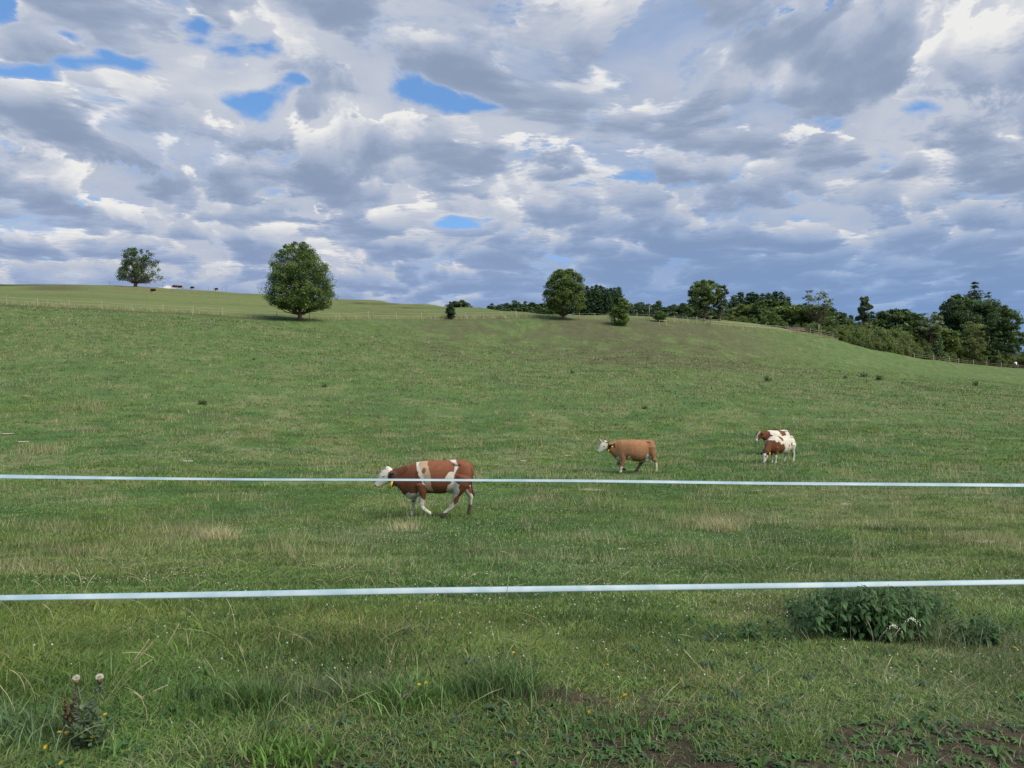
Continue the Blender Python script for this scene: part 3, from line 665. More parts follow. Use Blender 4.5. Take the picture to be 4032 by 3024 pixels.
# ------------------------------------------------------------------ trees
def wig(a, b, r0, r1, n, rs, amp):
    a = np.array(a, float); b = np.array(b, float); L = np.linalg.norm(b-a)
    pts = [a+(b-a)*t+np.array([rs.gauss(0, 1), rs.gauss(0, 1), rs.gauss(0, .6)])*amp*L*math.sin(math.pi*t) for t in np.linspace(0, 1, n)]
    return pts, np.linspace(r0, r1, n)
def quads_at(P, size, col, flat=0.35, up=None):
    n = len(P); A = rng.normal(size=(n, 3)); A[:, 2] *= flat+0.4; A /= np.linalg.norm(A, axis=1, keepdims=True)
    Bv = rng.normal(size=(n, 3)); Bv[:, 2] *= flat; Bv -= A*(A*Bv).sum(1, keepdims=True); Bv /= np.linalg.norm(Bv, axis=1, keepdims=True)+1e-9
    s = (size*(0.6+0.8*rng.random(n)))[:, None]
    V = np.stack([P-A*s*.75, P+Bv*s*.42, P+A*s*.75, P-Bv*s*.42], 1).reshape(-1, 3)
    return V, np.arange(4*n).reshape(-1, 4), np.repeat(col, 4, 0)
def broad(profile, seed, nclump, nleaf, lsize, col, trunk_r, lean=(0, 0), spread=0.13, surf=0.45, var=0.28, depth=0.85, droop=0.0, limbs=26, clear=None, yel=0.0):
    """crown from an outline (height, left radius, right radius); returns (trunk mesh, crown mesh)"""
    global rng
    old = rng; rng = np.random.default_rng(seed); rs = random.Random(seed)
    pr = np.array(sorted(profile), float); hh = pr[:, 0]; h0, h1 = hh.min(), hh.max(); width = (pr[:, 1]+pr[:, 2]).max()
    g = np.linspace(h0, h1, 60); rl = np.interp(g, hh, pr[:, 1]); rrr = np.interp(g, hh, pr[:, 2]); wgt = (rl+rrr)**1.6+0.02; wgt /= wgt.sum()
    z = rng.choice(g, nclump, p=wgt)+rng.normal(size=nclump)*(h1-h0)*0.008; z = np.clip(z, h0, h0+(h1-h0)*.965); th = rng.random(nclump)*2*math.pi
    R = np.where(np.cos(th) < 0, np.interp(z, hh, pr[:, 1]), np.interp(z, hh, pr[:, 2]))
    # side to side asymmetric, front to back the mean
    ravg = (np.interp(z, hh, pr[:, 1])+np.interp(z, hh, pr[:, 2]))/2
    f = rng.random(nclump)**surf; lump = 0.82+0.36*fbm(th*1.3+seed, z/width*5, 1.0, seed, 2)
    cs = np.c_[np.cos(th)*R*f*lump, np.sin(th)*ravg*depth*f*lump, z]
    cs[:, 2] -= droop*f*f
    cs[:, 2] -= (width*spread*.35)*sstep(cs[:, 2], h0+(h1-h0)*.8, h1)
    crad = width*spread*(0.55+0.75*rng.random(nclump))*np.clip(ravg/(width*.32), .45, 1.1)
    if h0 > width*.12: cs[:, 2] = np.maximum(cs[:, 2], h0+crad*.62*(1-.5*droop))
    ctone = (1-var+2*var*rng.random(nclump))*1.18; yl = rng.random(nclump)
    k = rng.integers(0, nclump, nleaf); D = rng.normal(size=(nleaf, 3)); D /= np.linalg.norm(D, axis=1, keepdims=True)+1e-9
    D *= (rng.random(nleaf)**0.5*1.12)[:, None]; D[:, 2] *= 0.62
    P = cs[k]+D*crad[k][:, None]; P[:, 2] -= droop*0.5*rng.random(nleaf)**3*1.5
    C = np.array(col)[None]*ctone[k][:, None]*(0.75+0.5*rng.random(nleaf))[:, None]
    C = C*(1+(yl[k]**2)[:, None]*yel*np.array([[1.0, 0.45, -0.1]]))
    V, Q, CC = quads_at(P, lsize, C); a = Acc(); a.add(V, Q, None, CC)
    # stray leaves round the outline
    crown = a.mesh('crown')
    tp = []; base = np.array([0, 0, -0.4]); top = np.array([lean[0], lean[1], h0+(h1-h0)*0.72])
    tr, rr_ = wig(base, top, trunk_r, trunk_r*.18, 9, rs, .012); rr_ = np.array(rr_)*np.array([1.5, 1.02]+[1]*7); tp.append((tr, rr_))
    order = np.argsort(-f)[:limbs]
    for i in order:
        t = min(0.9, max(0.18, (cs[i, 2]-0.35*(h1-h0)*rs.random()-h0*0.55)/top[2])) if top[2] > 0 else .4
        s = np.array(tr)[min(8, int(t*8))]
        tp.append(wig(s, cs[i], trunk_r*(1.05-t)*0.42, trunk_r*0.05, 6, rs, .07))
    V, Q = tubes(tp, 7); trunk = mesh_np('trunk', V, Q, None, None, True); rng = old
    return trunk, crown
def spruce(Hh, R, seed, col=(0.046, 0.078, 0.038), nwh=44, dens=1.15, bare=0.04, lsize=0.26, power=0.85):
    g = np.random.default_rng(seed); a = Acc(); tp = []; P = []; A = []; C = []; S = []
    for w_ in range(nwh):
        t = bare+(1-bare)*(w_+g.random()*.5)/nwh; z = Hh*t; r = R*(1-t)**power*(0.75+0.4*g.random())+0.12
        nb = int(g.integers(6, 10)); ph = g.random()*6.28
        for b in range(nb):
            an = ph+b*6.283/nb+g.normal()*.15; rr = r*(0.7+0.45*g.random()); d = np.array([math.cos(an), math.sin(an), 0])
            n = max(3, int(rr/lsize*5.0*dens)); s = g.random(n)**0.7*rr; tone = 0.75+0.5*g.random()
            drop = -0.30*s+0.16*s*s/max(rr, .3)*1.0
            p = d*s[:, None]+np.array([0, 0, z])+np.c_[g.normal(size=(n, 2))*lsize*.25, drop-np.abs(g.normal(size=n))*lsize*.30]
            P.append(p); A.append(np.tile(d, (n, 1))+g.normal(size=(n, 3))*.45-np.array([0, 0, .45])); C.append(np.array(col)*tone*(0.7+0.6*g.random((n, 1)))); S.append(lsize*(0.6+0.7*g.random(n)))
            if dens < .8: tp.append(([np.array([0, 0, z+.1]), np.array([0, 0, z])+d*rr*.9+np.array([0, 0, -.2*rr])], [.06, .02]))
    P = np.concatenate(P); A = np.concatenate(A); C = np.concatenate(C); S = np.concatenate(S)[:, None]; A /= np.linalg.norm(A, axis=1, keepdims=True)
    B = np.cross(A, g.normal(size=A.shape)); B /= np.linalg.norm(B, axis=1, keepdims=True)+1e-9
    V = np.stack([P-A*S*.5, P+B*S*.28, P+A*S*.6, P-B*S*.28], 1).reshape(-1, 3)
    a.add(V, np.arange(len(V)).reshape(-1, 4), None, np.repeat(C, 4, 0))
    tp.insert(0, ([(0, 0, -.5), (0, 0, Hh*.5), (0, 0, Hh*1.01)], [Hh*.014+.03, Hh*.009, .02]))
    V, Q = tubes(tp, 6); return mesh_np('trunk', V, Q, None, None, True), a.mesh('crown')
def tree_thing(name, label, cat, parts, mcrown, loc, rz=0.0, scale=1.0, group=None):
    t = thing(name, label, cat, loc, rz, group); t.scale = (scale,)*3 if not isinstance(scale, tuple) else scale
    obj('trunk', parts[0], M_bark, t); obj('crown', parts[1], mcrown, t); return t

# the big maple by the fence (outline measured off the photo, metres)
k = 128/3030/4.1475
def prof(rows, base, cx, k): return [((base-y)*k, max(.05, (cx-l)*k), max(.05, (r-cx)*k)) for y, l, r in rows]
mp = prof([(165, 610, 800), (215, 540, 870), (270, 480, 920), (350, 410, 990), (430, 330, 1010), (520, 330, 1080), (600, 262, 1200), (700, 245, 1235), (800, 215, 1260), (900, 235, 1270), (990, 215, 1310), (1060, 270, 1355), (1130, 235, 1330), (1210, 340, 1250), (1280, 430, 1180), (1315, 640, 1000)], 1475, 755, k)
tree_thing('maple_tree', 'large dense egg-shaped broadleaf tree standing at the hillside fence', 'tree', broad(mp, 11, 600, 66000, .155, (0.078, 0.122, 0.044), .33, spread=.078, surf=.46, var=.38, limbs=46, yel=.5), M_leaf, at(1181, 127))
# oak on the skyline, droopy and leaning right
k = 298/3030/4.424
ok = prof([(230, 590, 640), (250, 520, 790), (290, 410, 920), (350, 410, 960), (420, 420, 985), (480, 350, 985), (560, 350, 1020), (640, 300, 1030), (720, 285, 1020), (740, 300, 1035), (775, 400, 1030)], 915, 590, k)
tree_thing('oak_tree', 'dark ragged oak with drooping limbs alone on the left skyline', 'tree', broad(ok, 23, 170, 13000, .30, (0.058, 0.090, 0.035), .55, lean=(1.2, 0), spread=.070, surf=.5, droop=1.5, limbs=60), M_leaf, at(533, 287))
k = 142/3030/2.765
r3 = prof([(130, 1380, 1480), (155, 1330, 1540), (200, 1310, 1590), (260, 1285, 1655), (320, 1250, 1650), (380, 1228, 1668), (440, 1240, 1665), (500, 1235, 1655), (560, 1270, 1640), (600, 1290, 1600), (635, 1380, 1500)], 700, 1432, k)
tree_thing('round_tree', 'round olive-green tree with golden right side on the crest', 'tree', broad(r3, 31, 420, 44000, .17, (0.088, 0.130, 0.048), .30, spread=.085, surf=.42, limbs=40, yel=.45), M_leaf, at(2218, 143))
k = 158/3030/2.765
r4 = prof([(132, 720, 790), (160, 650, 860), (200, 640, 880), (250, 590, 920), (290, 585, 930), (330, 600, 900), (375, 565, 890), (420, 640, 870), (465, 690, 820)], 590, 755, k)
tree_thing('field_tree', 'flat layered broadleaf tree with bare pale trunk at the crest corner', 'tree', broad(r4, 43, 170, 17000, .20, (0.093, 0.133, 0.049), .26, spread=.085, surf=.48, limbs=40, yel=.3), M_leaf, at(2772, 159))
r5 = prof([(200, 925, 990), (240, 900, 1000), (290, 880, 1025), (340, 870, 990), (400, 850, 1020), (450, 850, 1010), (500, 870, 990), (530, 890, 950)], 608, 918, 161/3030/2.765)
tree_thing('slender_tree', 'slim ragged tree leaning right, close beside the crest corner tree', 'tree', broad(r5, 47, 70, 6500, .20, (0.090, 0.119, 0.058), .20, lean=(.8, 0), spread=.13, surf=.7, limbs=30), M_leaf, at(2832, 162))
k = 141/3030/2.765
s1 = prof([(480, 185, 195), (520, 165, 210), (560, 150, 240), (600, 148, 250), (640, 160, 255), (672, 175, 240)], 678, 200, k)
tree_thing('small_shrub', 'small dark upright shrub growing in the fence line', 'shrub', broad(s1, 51, 50, 5200, .14, (0.043, 0.067, 0.035), .07, spread=.2, surf=.6, limbs=16), M_leaf, at(1772, 141))
s2 = prof([(490, 2120, 2145), (530, 2090, 2170), (570, 2050, 2175), (610, 1960, 2165), (650, 1950, 2150), (700, 1945, 2140), (750, 1960, 2130), (775, 2000, 2110)], 785, 2060, k)
tree_thing('willow_shrub', 'broad light green bush spilling over the bank below the crest fence', 'shrub', broad(s2, 53, 120, 10500, .16, (0.109, 0.157, 0.049), .09, spread=.13, surf=.5, limbs=30), M_leaf, at(2445, 139))
s3 = prof([(480, 255, 290), (510, 215, 340), (540, 205, 355), (575, 220, 345), (600, 260, 310)], 604, 280, 147/3030/2.765)
tree_thing('small_bush', 'small round green bush on the bank under the thin pole', 'shrub', broad(s3, 57, 50, 4000, .14, (0.090, 0.136, 0.049), .06, spread=.2, surf=.6, limbs=16), M_leaf, at(2601, 146))
# round saplings by the shoulder fence
s4 = [(0.3, .5, .5), (1.2, 1.1, 1.1), (2.2, 1.2, 1.2), (3.2, .8, .8), (3.8, .2, .2)]
SAP = broad(s4, 59, 34, 2600, .17, (0.123, 0.174, 0.058), .06, spread=.2, surf=.6, limbs=12)
tree_thing('sapling', 'left of two round pale green saplings behind the shoulder fence', 'sapling', SAP, M_leaf, at(3015, 167)+Vector((0, 0, -.3)), .0, .98)
tree_thing('sapling', 'right of two round pale green saplings behind the shoulder fence', 'sapling', SAP, M_leaf, at(3046, 167)+Vector((0, 0, -.6)), 2, 1.1)

# ---- prototypes for the woods
BH = 10.0
def bp(shape): return [(h*BH, l*BH, r*BH) for h, l, r in shape]
ROUND = bp([(.05, .16, .16), (.15, .28, .26), (.35, .36, .34), (.55, .36, .38), (.75, .30, .30), (.9, .18, .2), (1.0, .05, .05)])
TALLB = bp([(.10, .12, .12), (.25, .24, .2), (.45, .27, .28), (.65, .24, .27), (.82, .19, .16), (.94, .10, .12), (1.0, .04, .04)])
BUSH = bp([(.0, .35, .40), (.2, .55, .50), (.45, .58, .60), (.7, .42, .48), (.88, .22, .2), (1.0, .06, .06)])
PB = {'dark': broad(ROUND, 61, 95, 9000, .34, (0.058, 0.090, 0.038), .16, spread=.125, surf=.45, limbs=20),
      'green': broad(ROUND, 62, 95, 9000, .34, (0.096, 0.136, 0.049), .16, spread=.125, surf=.45, limbs=20, yel=.4),
      'tall': broad(TALLB, 63, 90, 8500, .32, (0.070, 0.102, 0.041), .16, spread=.14, surf=.5, limbs=20),
      'pale': broad(TALLB, 64, 60, 5200, .30, (0.123, 0.152, 0.072), .12, spread=.14, surf=.6, limbs=26),
      'bush': broad(BUSH, 65, 90, 7500, .38, (0.087, 0.122, 0.049), .08, spread=.13, surf=.45, limbs=10, yel=.3),
      'olive': broad(BUSH, 66, 90, 7500, .38, (0.113, 0.136, 0.058), .08, spread=.13, surf=.45, limbs=10, yel=.4),
      'birch': broad(bp([(.45, .05, .05), (.58, .16, .15), (.72, .20, .17), (.86, .12, .17), (.97, .07, .10), (1.0, .02, .02)]), 67, 38, 1000, .24, (.12, .14, .09), .10, spread=.13, surf=.8, limbs=34)}
PS = [spruce(10, 2.0, 71), spruce(10, 1.75, 72, nwh=40, power=.75), spruce(10, 2.3, 73, col=(0.051, 0.087, 0.042))]
PROTO = {}
def wood(kind, px, ytop, d, label, group=None, wide=1.0, cat='tree', name=None, zoff=0.0, i=0):
    base = at(px, d); top = ZC+(HY-ytop)/F*d; h = max(1.5, top-base.z-zoff); s = h/10.0
    key = ('s', i % 3) if kind == 'spruce' else kind
    parts = PS[i % 3] if kind == 'spruce' else PB[kind]
    nm = name or {'spruce': 'spruce_tree', 'bush': 'bush', 'olive': 'bush', 'birch': 'birch_tree'}.get(kind, 'broadleaf_tree')
    loc = base+Vector((0, 0, zoff)); rz = rng.random()*6.28; sc_ = (s*wide, s*wide, s)
    if key in PROTO: return dup(PROTO[key], loc, rz, sc_, label, group, nm)
    t = tree_thing(nm, label, cat, parts, M_needle if kind == 'spruce' else M_leaf, loc, rz, sc_, group); PROTO[key] = t; return t
def fix_cat(t, cat): t['category'] = cat; return t

# far row beyond the crest, left of the round tree
g = 'dark trees in the low row beyond the crest'
i = 0
for px, yt in ((1925, 1201), (1937, 1192), (1950, 1203), (1963, 1197), (1978, 1195), (1996, 1190), (2010, 1196), (2026, 1180), (2040, 1186), (2052, 1193), (2068, 1183), (2082, 1195), (2094, 1187), (2108, 1194), (2124, 1192), (2138, 1190), (2150, 1196), (2166, 1190), (2290, 1195), (2175, 1196)):
    wood('spruce', px, yt, 265+rng.random()*22, 'dark spruce in the low row beyond the crest, left of the round tree', g+', spruces', 1.6+.7*rng.random(), i=i); i += 1
for px, yt in ((1988, 1214), (2012, 1208), (2040, 1216), (2072, 1204), (2100, 1208), (2132, 1204), (2160, 1206), (1950, 1215)):
    fix_cat(wood('dark', px, yt, 250+rng.random()*10, 'low rounded tree in the row beyond the crest, left of the round tree', g+', rounded', 1.5), 'tree')
wood('dark', 1818, 1178, 262, 'larger rounded tree peeping over the green ridge beside the small shrub', None, 1.2)
wood('dark', 1790, 1186, 262, 'smaller dark tree peeping over the ridge just right of the small shrub', None, 1.2)
wood('pale', 1893, 1203, 262, 'tiny treetop just showing over the ridge left of the spruce row', None, 1.0)
# tall dark spruce block right of the round tree
for px, yt in ((2295, 1128), (2312, 1122), (2331, 1124), (2348, 1118), (2364, 1121), (2376, 1128), (2390, 1133), (2404, 1131), (2420, 1130), (2436, 1127), (2322, 1142), (2355, 1140), (2385, 1150), (2430, 1148)):
    wood('spruce', px, yt, 190+rng.random()*14, 'tall dark spruce in the dense block right of the round tree', 'spruces in the dense block', 1.6, i=i); i += 1
# skyline spruces 2450-2760
for px, yt in ((2452, 1182), (2468, 1178), (2484, 1192), (2504, 1193), (2512, 1189), (2524, 1186), (2536, 1196), (2552, 1193), (2572, 1196), (2590, 1183), (2594, 1180), (2618, 1206), (2634, 1202), (2648, 1197), (2656, 1195), (2676, 1200), (2690, 1190), (2602, 1212), (2664, 1210)):
    wood('spruce', px, yt, 225+rng.random()*22, 'dark spruce in the low skyline row between the bank bush and the corner tree', 'spruces in the low skyline row', 1.4+.8*rng.random(), i=i); i += 1
for px, yt in ((2700, 1192), (2728, 1196), (2748, 1210), (2790, 1205), (2815, 1215)):
    wood('dark', px, yt, 205+rng.random()*8, 'rounded dark tree behind the crest corner tree', 'rounded trees behind the corner tree', 1.3)
# woods right of the corner tree
for px, yt, w_ in ((2888, 1160, 1.2), (2915, 1146, 1.3), (2946, 1152, 1.0), (2961, 1146, 1.0), (2980, 1152, 1.0), (3002, 1152, 1.1), (3025, 1150, 1.0), (3054, 1143, 1.1), (3076, 1145, 1.1), (3100, 1165, 1.1), (3040, 1158, 1.0), (3265, 1200, 1.2), (3280, 1210, 1.2), (3305, 1225, 1.2), (2870, 1190, 1.1)):
    wood('spruce', px, yt, 215+rng.random()*12, 'dark pointed spruce rising at the back of the middle wood', 'spruces at the back of the middle wood', w_*1.5, i=i); i += 1
for px, yt, w_, kd in ((2935, 1182, 1.4, 'green'), (2965, 1190, 1.3, 'green'), (2905, 1215, 1.3, 'green'), (2990, 1178, 1.2, 'tall'), (3025, 1172, 1.2, 'tall'), (3060, 1175, 1.2, 'tall'), (3090, 1195, 1.4, 'green'), (3125, 1182, 1.4, 'green'), (3160, 1185, 1.4, 'green'),
                       (3190, 1200, 1.2, 'dark'), (3215, 1215, 1.2, 'dark'), (3245, 1205, 1.2, 'tall'), (3170, 1220, 1.3, 'green'), (3110, 1225, 1.4, 'green'), (3060, 1230, 1.4, 'green'), (2860, 1225, 1.2, 'green'), (3285, 1225, 1.2, 'dark'), (3010, 1215, 1.3, 'dark')):
    wood(kd, px, yt, 188+rng.random()*14, {'green': 'rounded green tree at the front of the middle wood', 'tall': 'tall darker broadleaf tree within the middle wood', 'dark': 'dark rounded tree towards the right of the middle wood'}[kd], {'green': 'green trees of the middle wood', 'tall': 'tall broadleaf trees of the middle wood', 'dark': 'dark rounded trees of the middle wood'}[kd], w_)
wood('birch', 3222, 1132, 183, 'thin airy birch rising above the middle wood', None, 1.5)
for px, yt in ((2885, 1238), (2925, 1240), (2960, 1246), (2995, 1262), (3080, 1262), (3170, 1268), (3205, 1262), (3240, 1278), (3268, 1285), (3140, 1272), (2850, 1240)):
    fix_cat(wood('bush', px, yt, 174+rng.random()*5, 'low green bush at the foot of the middle wood', 'bushes at the foot of the middle wood', 0.9), 'bush')
# the pine and its neighbours
PB['pine'] = broad(bp([(.60, .04, .08), (.65, .16, .08), (.72, .09, .14), (.80, .10, .15), (.88, .10, .12), (.95, .07, .09), (1.0, .03, .04)]), 68, 34, 3000, .30, (0.067, 0.090, 0.049), .13, spread=.16, surf=.7, limbs=20)
wood('pine', 3400, 1163, 212, 'tall lone pine with bare pinkish stem above the thicket', None, .85, name='pine_tree')
for px, yt, w_ in ((3330, 1248, 1.1), (3350, 1237, 1.1), (3432, 1224, 1.2), (3460, 1226, 1.1), (3473, 1224, 1.1), (3405, 1242, 1.1), (3490, 1222, 1.0), (3418, 1236, 1.0)):
    wood('spruce', px, yt, 225+rng.random()*8, 'small dark spruce behind the thicket near the lone pine', 'spruces behind the thicket', w_*1.4, i=i); i += 1
wood('green', 3377, 1242, 218, 'yellowish round tree left of the lone pine', None, 1.3)
wood('dark', 3510, 1212, 222, 'wide dark round-topped tree right of the lone pine, left one', None, 1.1)
wood('dark', 3545, 1210, 224, 'wide dark round-topped tree right of the lone pine, right one', None, 1.2)
wood('dark', 3598, 1230, 222, 'dark low-crowned tree between the round-topped trees and the thin pale tree', None, 1.2)
wood('birch', 3662, 1222, 214, 'thin pale sparse tree left of the great tree group', None, 1.5)
for px, yt in ((3630, 1258), (3690, 1268), (3560, 1262), (3650, 1275)):
    wood('green', px, yt, 216+rng.random()*5, 'mid-green rounded tree at the back of the thicket', 'trees at the back of the thicket', 1.3)
# thicket on the slope
n = 0
for px in range(3296, 3760, 15):
    sky = np.interp(px, [3290, 3500, 3720, 3760], [1334, 1388, 1424, 1430]); topl = np.interp(px, [3290, 3330, 3420, 3560, 3700, 3760], [1262, 1262, 1268, 1275, 1300, 1320])
    dr = float(np.interp(px, [3290, 3500, 3700, 4032], [163, 182, 207, 232]))
    for k2, f in enumerate((0.12, 0.45, 0.8)):
        yt = topl+(sky-topl)*(1-f)*0.92-8+rng.normal()*5; kd = ['bush', 'olive', 'bush', 'green'][int(rng.integers(0, 4))]
        d = dr+2.5+f*26+rng.random()*3
        wood(kd, px+rng.normal()*5, yt, d, {'bush': 'dull green bush in the thicket below the lone pine', 'olive': 'olive coloured bush in the thicket below the lone pine', 'green': 'fresh green young tree in the thicket below the lone pine'}[kd], {'bush': 'green thicket bushes', 'olive': 'olive thicket bushes', 'green': 'young thicket trees'}[kd], .62 if kd != 'green' else 1.0)
# the great group on the right: its own meshes
k = 238/3030/2.765
gb = prof([(260, 1440, 1860), (300, 1430, 1880), (360, 1365, 1940), (440, 1320, 1990), (520, 1300, 2010), (600, 1340, 2030), (700, 1400, 2040), (820, 1440, 2040), (940, 1470, 2030), (1010, 1500, 2010)], 1030, 1660, k)
tree_thing('great_tree', 'huge dark spreading tree at the heart of the right-hand group', 'tree', broad(gb, 81, 420, 42000, .40, (0.052, 0.084, 0.039), .55, spread=.075, surf=.42, limbs=40), M_leaf, at(3832, 242))
gr = prof([(340, 1830, 1920), (400, 1790, 1990), (450, 1760, 2120), (520, 1750, 2180), (600, 1750, 2150), (700, 1760, 2200), (800, 1780, 2195), (900, 1800, 2190), (1000, 1840, 2190), (1050, 1880, 2180)], 1075, 1975, k)
tree_thing('broadleaf_tree', 'tall ragged green broadleaf at the right end of the great group', 'tree', broad(gr, 83, 300, 30000, .36, (0.070, 0.116, 0.049), .4, spread=.09, surf=.45, limbs=40, yel=.2), M_leaf, at(3946, 240))
t1 = spruce(27.0, 7.2, 85, nwh=36, dens=.6, col=(.048, .078, .042), lsize=.7, power=.72)
b = at(3838, 246); sc1 = (ZC+(HY-1106)/F*246-b.z)/27.0; tree_thing('spruce_tree', 'tallest spruce with open top, crowning the great group on the right', 'tree', t1, M_needle, b, 0, (sc1*1.35, sc1*1.35, sc1))
b = at(3892, 250); sc1 = (ZC+(HY-1146)/F*250-b.z)/27.0; tree_thing('spruce_tree', 'second spruce tip just right of the tallest one in the great group', 'tree', t1, M_needle, b, 2.0, (sc1*1.1, sc1*1.1, sc1))
b = at(3770, 244); wood('dark', 3768, 1150, 246, 'dark crown at the upper left of the great group', None, .8)
wood('tall', 3735, 1218, 243, 'lower dark tree on the left flank of the great group', None, 1.2)
la = prof([(530, 1640, 1700), (570, 1580, 1770), (620, 1560, 1790), (700, 1560, 1760), (760, 1510, 1800), (830, 1520, 1800), (890, 1560, 1740), (940, 1590, 1700)], 1025, 1625, 229/3030/2.765)
tree_thing('ash_tree', 'light olive upright tree in front of the great dark group', 'tree', broad(la, 87, 120, 9500, .27, (0.119, 0.145, 0.064), .18, spread=.11, surf=.5, limbs=30, yel=.3), M_leaf, at(3820, 227))
t3 = spruce(9.0, 2.6, 88, nwh=20, col=(0.090, 0.138, 0.060), lsize=.5, dens=.9); b = at(3697, 212); tree_thing('larch_tree', 'light green conical larch at the left foot of the great group', 'tree', t3, M_needle, b, 0, (ZC+(HY-1308)/F*212-b.z)/9.0)
for px, yt, kd in ((3745, 1345, 'dark'), (3765, 1370, 'bush'), (3790, 1385, 'bush'), (3880, 1360, 'tall'), (3905, 1385, 'bush'), (3935, 1390, 'bush'), (3970, 1385, 'olive'), (4000, 1395, 'bush'), (4040, 1390, 'olive'), (4070, 1370, 'green'), (3860, 1390, 'bush'), (3720, 1360, 'bush')):
    wood(kd, px, yt, 233+rng.random()*4, {'dark': 'shadowy rounded tree left of the olive upright tree', 'tall': 'narrow dark tree just right of the olive upright tree', 'bush': 'dull green bush at the foot of the great group', 'olive': 'olive bush at the right foot of the great group', 'green': 'green tree past the right end of the great group'}[kd], {'bush': 'bushes under the great group', 'olive': 'olive bushes under the great group'}.get(kd), .8 if kd in ('bush', 'olive') else 1.3)
ORD = 'first second third fourth fifth sixth seventh eighth ninth tenth eleventh twelfth thirteenth fourteenth fifteenth sixteenth seventeenth eighteenth nineteenth twentieth'.split()
for gname, text in (('spruces in the dense block', 'tall dark spruce, %s tip from left in the dense block beyond the round tree'), ('spruces in the low skyline row', 'dark spruce, %s from left in the low skyline row past the bank bush'),
                    ('spruces at the back of the middle wood', 'pointed dark spruce, %s from left along the top of the middle wood'), ('spruces behind the thicket', 'small dark spruce, %s from left behind the thicket near the lone pine'),
                    ('green trees of the middle wood', 'rounded green tree, %s from left in front of the middle wood'), ('rounded trees behind the corner tree', 'rounded dark tree, %s from left behind the crest corner tree'),
                    ('tall broadleaf trees of the middle wood', 'tall dull broadleaf tree, %s from left inside the middle wood'), ('dark trees in the low row beyond the crest, spruces', 'dark spruce, %s from left in the low row before the round tree'),
                    ('dark trees in the low row beyond the crest, rounded', 'low rounded tree, %s from left in the row before the round tree'), ('bushes at the foot of the middle wood', 'low green bush, %s from left at the foot of the middle wood'),
                    ('dark rounded trees of the middle wood', 'dark rounded tree, %s from left at the right of the middle wood')):
    L = sorted([o for o in COL.objects if o.parent is None and o.get('group') == gname], key=lambda o: o.location.x/o.location.y)
    for j, o in enumerate(L[:20]): o['label'] = text % ORD[j]
#==TREES==

# ------------------------------------------------------------------ cattle
def loft(bm, st, n=24, k=1.0):
    """closed tube through stations (centre, up radius vector, side radius vector)"""
    rings = []
    def ring(c, u, v, s=1.0):
        c, u, v = Vector(c), Vector(u)*s, Vector(v)*s; out = []
        for i in range(n):
            a = 2*math.pi*i/n; cu, sv = math.cos(a), math.sin(a)
            cu = math.copysign(abs(cu)**k, cu); sv = math.copysign(abs(sv)**k, sv)
            out.append(bm.verts.new(c+u*cu+v*sv))
        return out
    for i, (c, u, v) in enumerate(st):
        if i == 0:
            d = (Vector(c)-Vector(st[1][0])).normalized()*min(Vector(u).length, Vector(v).length)*0.45; rings.append(ring(Vector(c)+d, u, v, 0.55))
        rings.append(ring(c, u, v))
        if i == len(st)-1:
            d = (Vector(c)-Vector(st[-2][0])).normalized()*min(Vector(u).length, Vector(v).length)*0.45; rings.append(ring(Vector(c)+d, u, v, 0.55))
    for a, b in zip(rings, rings[1:]):
        for i in range(n): bm.faces.new((a[i], a[(i+1) % n], b[(i+1) % n], b[i]))
    bm.faces.new(rings[0][::-1]); bm.faces.new(rings[-1])
def limb(bm, pts, flat=0.85, n=16):
    """pts: (x, y, z, r) joints"""
    st = []
    for i, p in enumerate(pts):
        a = Vector(pts[max(0, i-1)][:3]); b = Vector(pts[min(len(pts)-1, i+1)][:3]); t = (b-a).normalized()
        s = Vector((0, 1, 0)); s = (s-t*s.dot(t)).normalized(); u = t.cross(s)
        st.append((p[:3], u*p[3], s*p[3]*flat))
    loft(bm, st, n)
def ball(bm, c, r, rot=None):
    m = Matrix.Translation(c) @ (rot.to_matrix().to_4x4() if rot else Matrix.Identity(4)) @ Matrix.Diagonal((*r, 1))
    bmesh.ops.create_icosphere(bm, subdivisions=3, radius=1.0, matrix=m)
def remesh(bm, name, vox, smooth=5):
    me = bpy.data.meshes.new('tmp'); bmesh.ops.recalc_face_normals(bm, faces=bm.faces); bm.to_mesh(me); bm.free()
    o = bpy.data.objects.new('tmp', me); COL.objects.link(o)
    r = o.modifiers.new('r', 'REMESH'); r.mode = 'VOXEL'; r.voxel_size = vox; r.use_smooth_shade = True
    s = o.modifiers.new('s', 'SMOOTH'); s.factor = 0.5; s.iterations = smooth
    out = bpy.data.meshes.new_from_object(o.evaluated_get(bpy.context.evaluated_depsgraph_get())); out.name = name
    bpy.data.objects.remove(o); bpy.data.meshes.remove(me); return out
def inpoly(x, y, poly):
    p = np.array(poly, float); c = np.zeros(len(x), bool); j = len(p)-1
    for i in range(len(p)):
        xi, yi = p[i]; xj, yj = p[j]
        c ^= ((yi > y) != (yj > y)) & (x < (xj-xi)*(y-yi)/(yj-yi+1e-9)+xi); j = i
    return c
def paint(me, fn):
    n = len(me.vertices); co = np.zeros(n*3, np.float32); me.vertices.foreach_get('co', co); co = co.reshape(-1, 3).astype(float)
    C = np.ones((n, 4), np.float32); C[:, :3] = fn(co)
    a = me.attributes.new('tone', 'FLOAT_COLOR', 'POINT'); a.data.foreach_set('color', C.ravel())
WHITE = np.array([.58, .54, .45]); BROWN = np.array([.150, .058, .030]); TAN = np.array([.285, .145, .072]); BEIGE = np.array([.40, .29, .19]); HOOF = np.array([.055, .042, .036]); PINK = np.array([.50, .33, .27]); DARK = np.array([.07, .04, .03])
M_eye = solid('eye', (.012, .01, .01), .15, 3, .05, spec=.6)
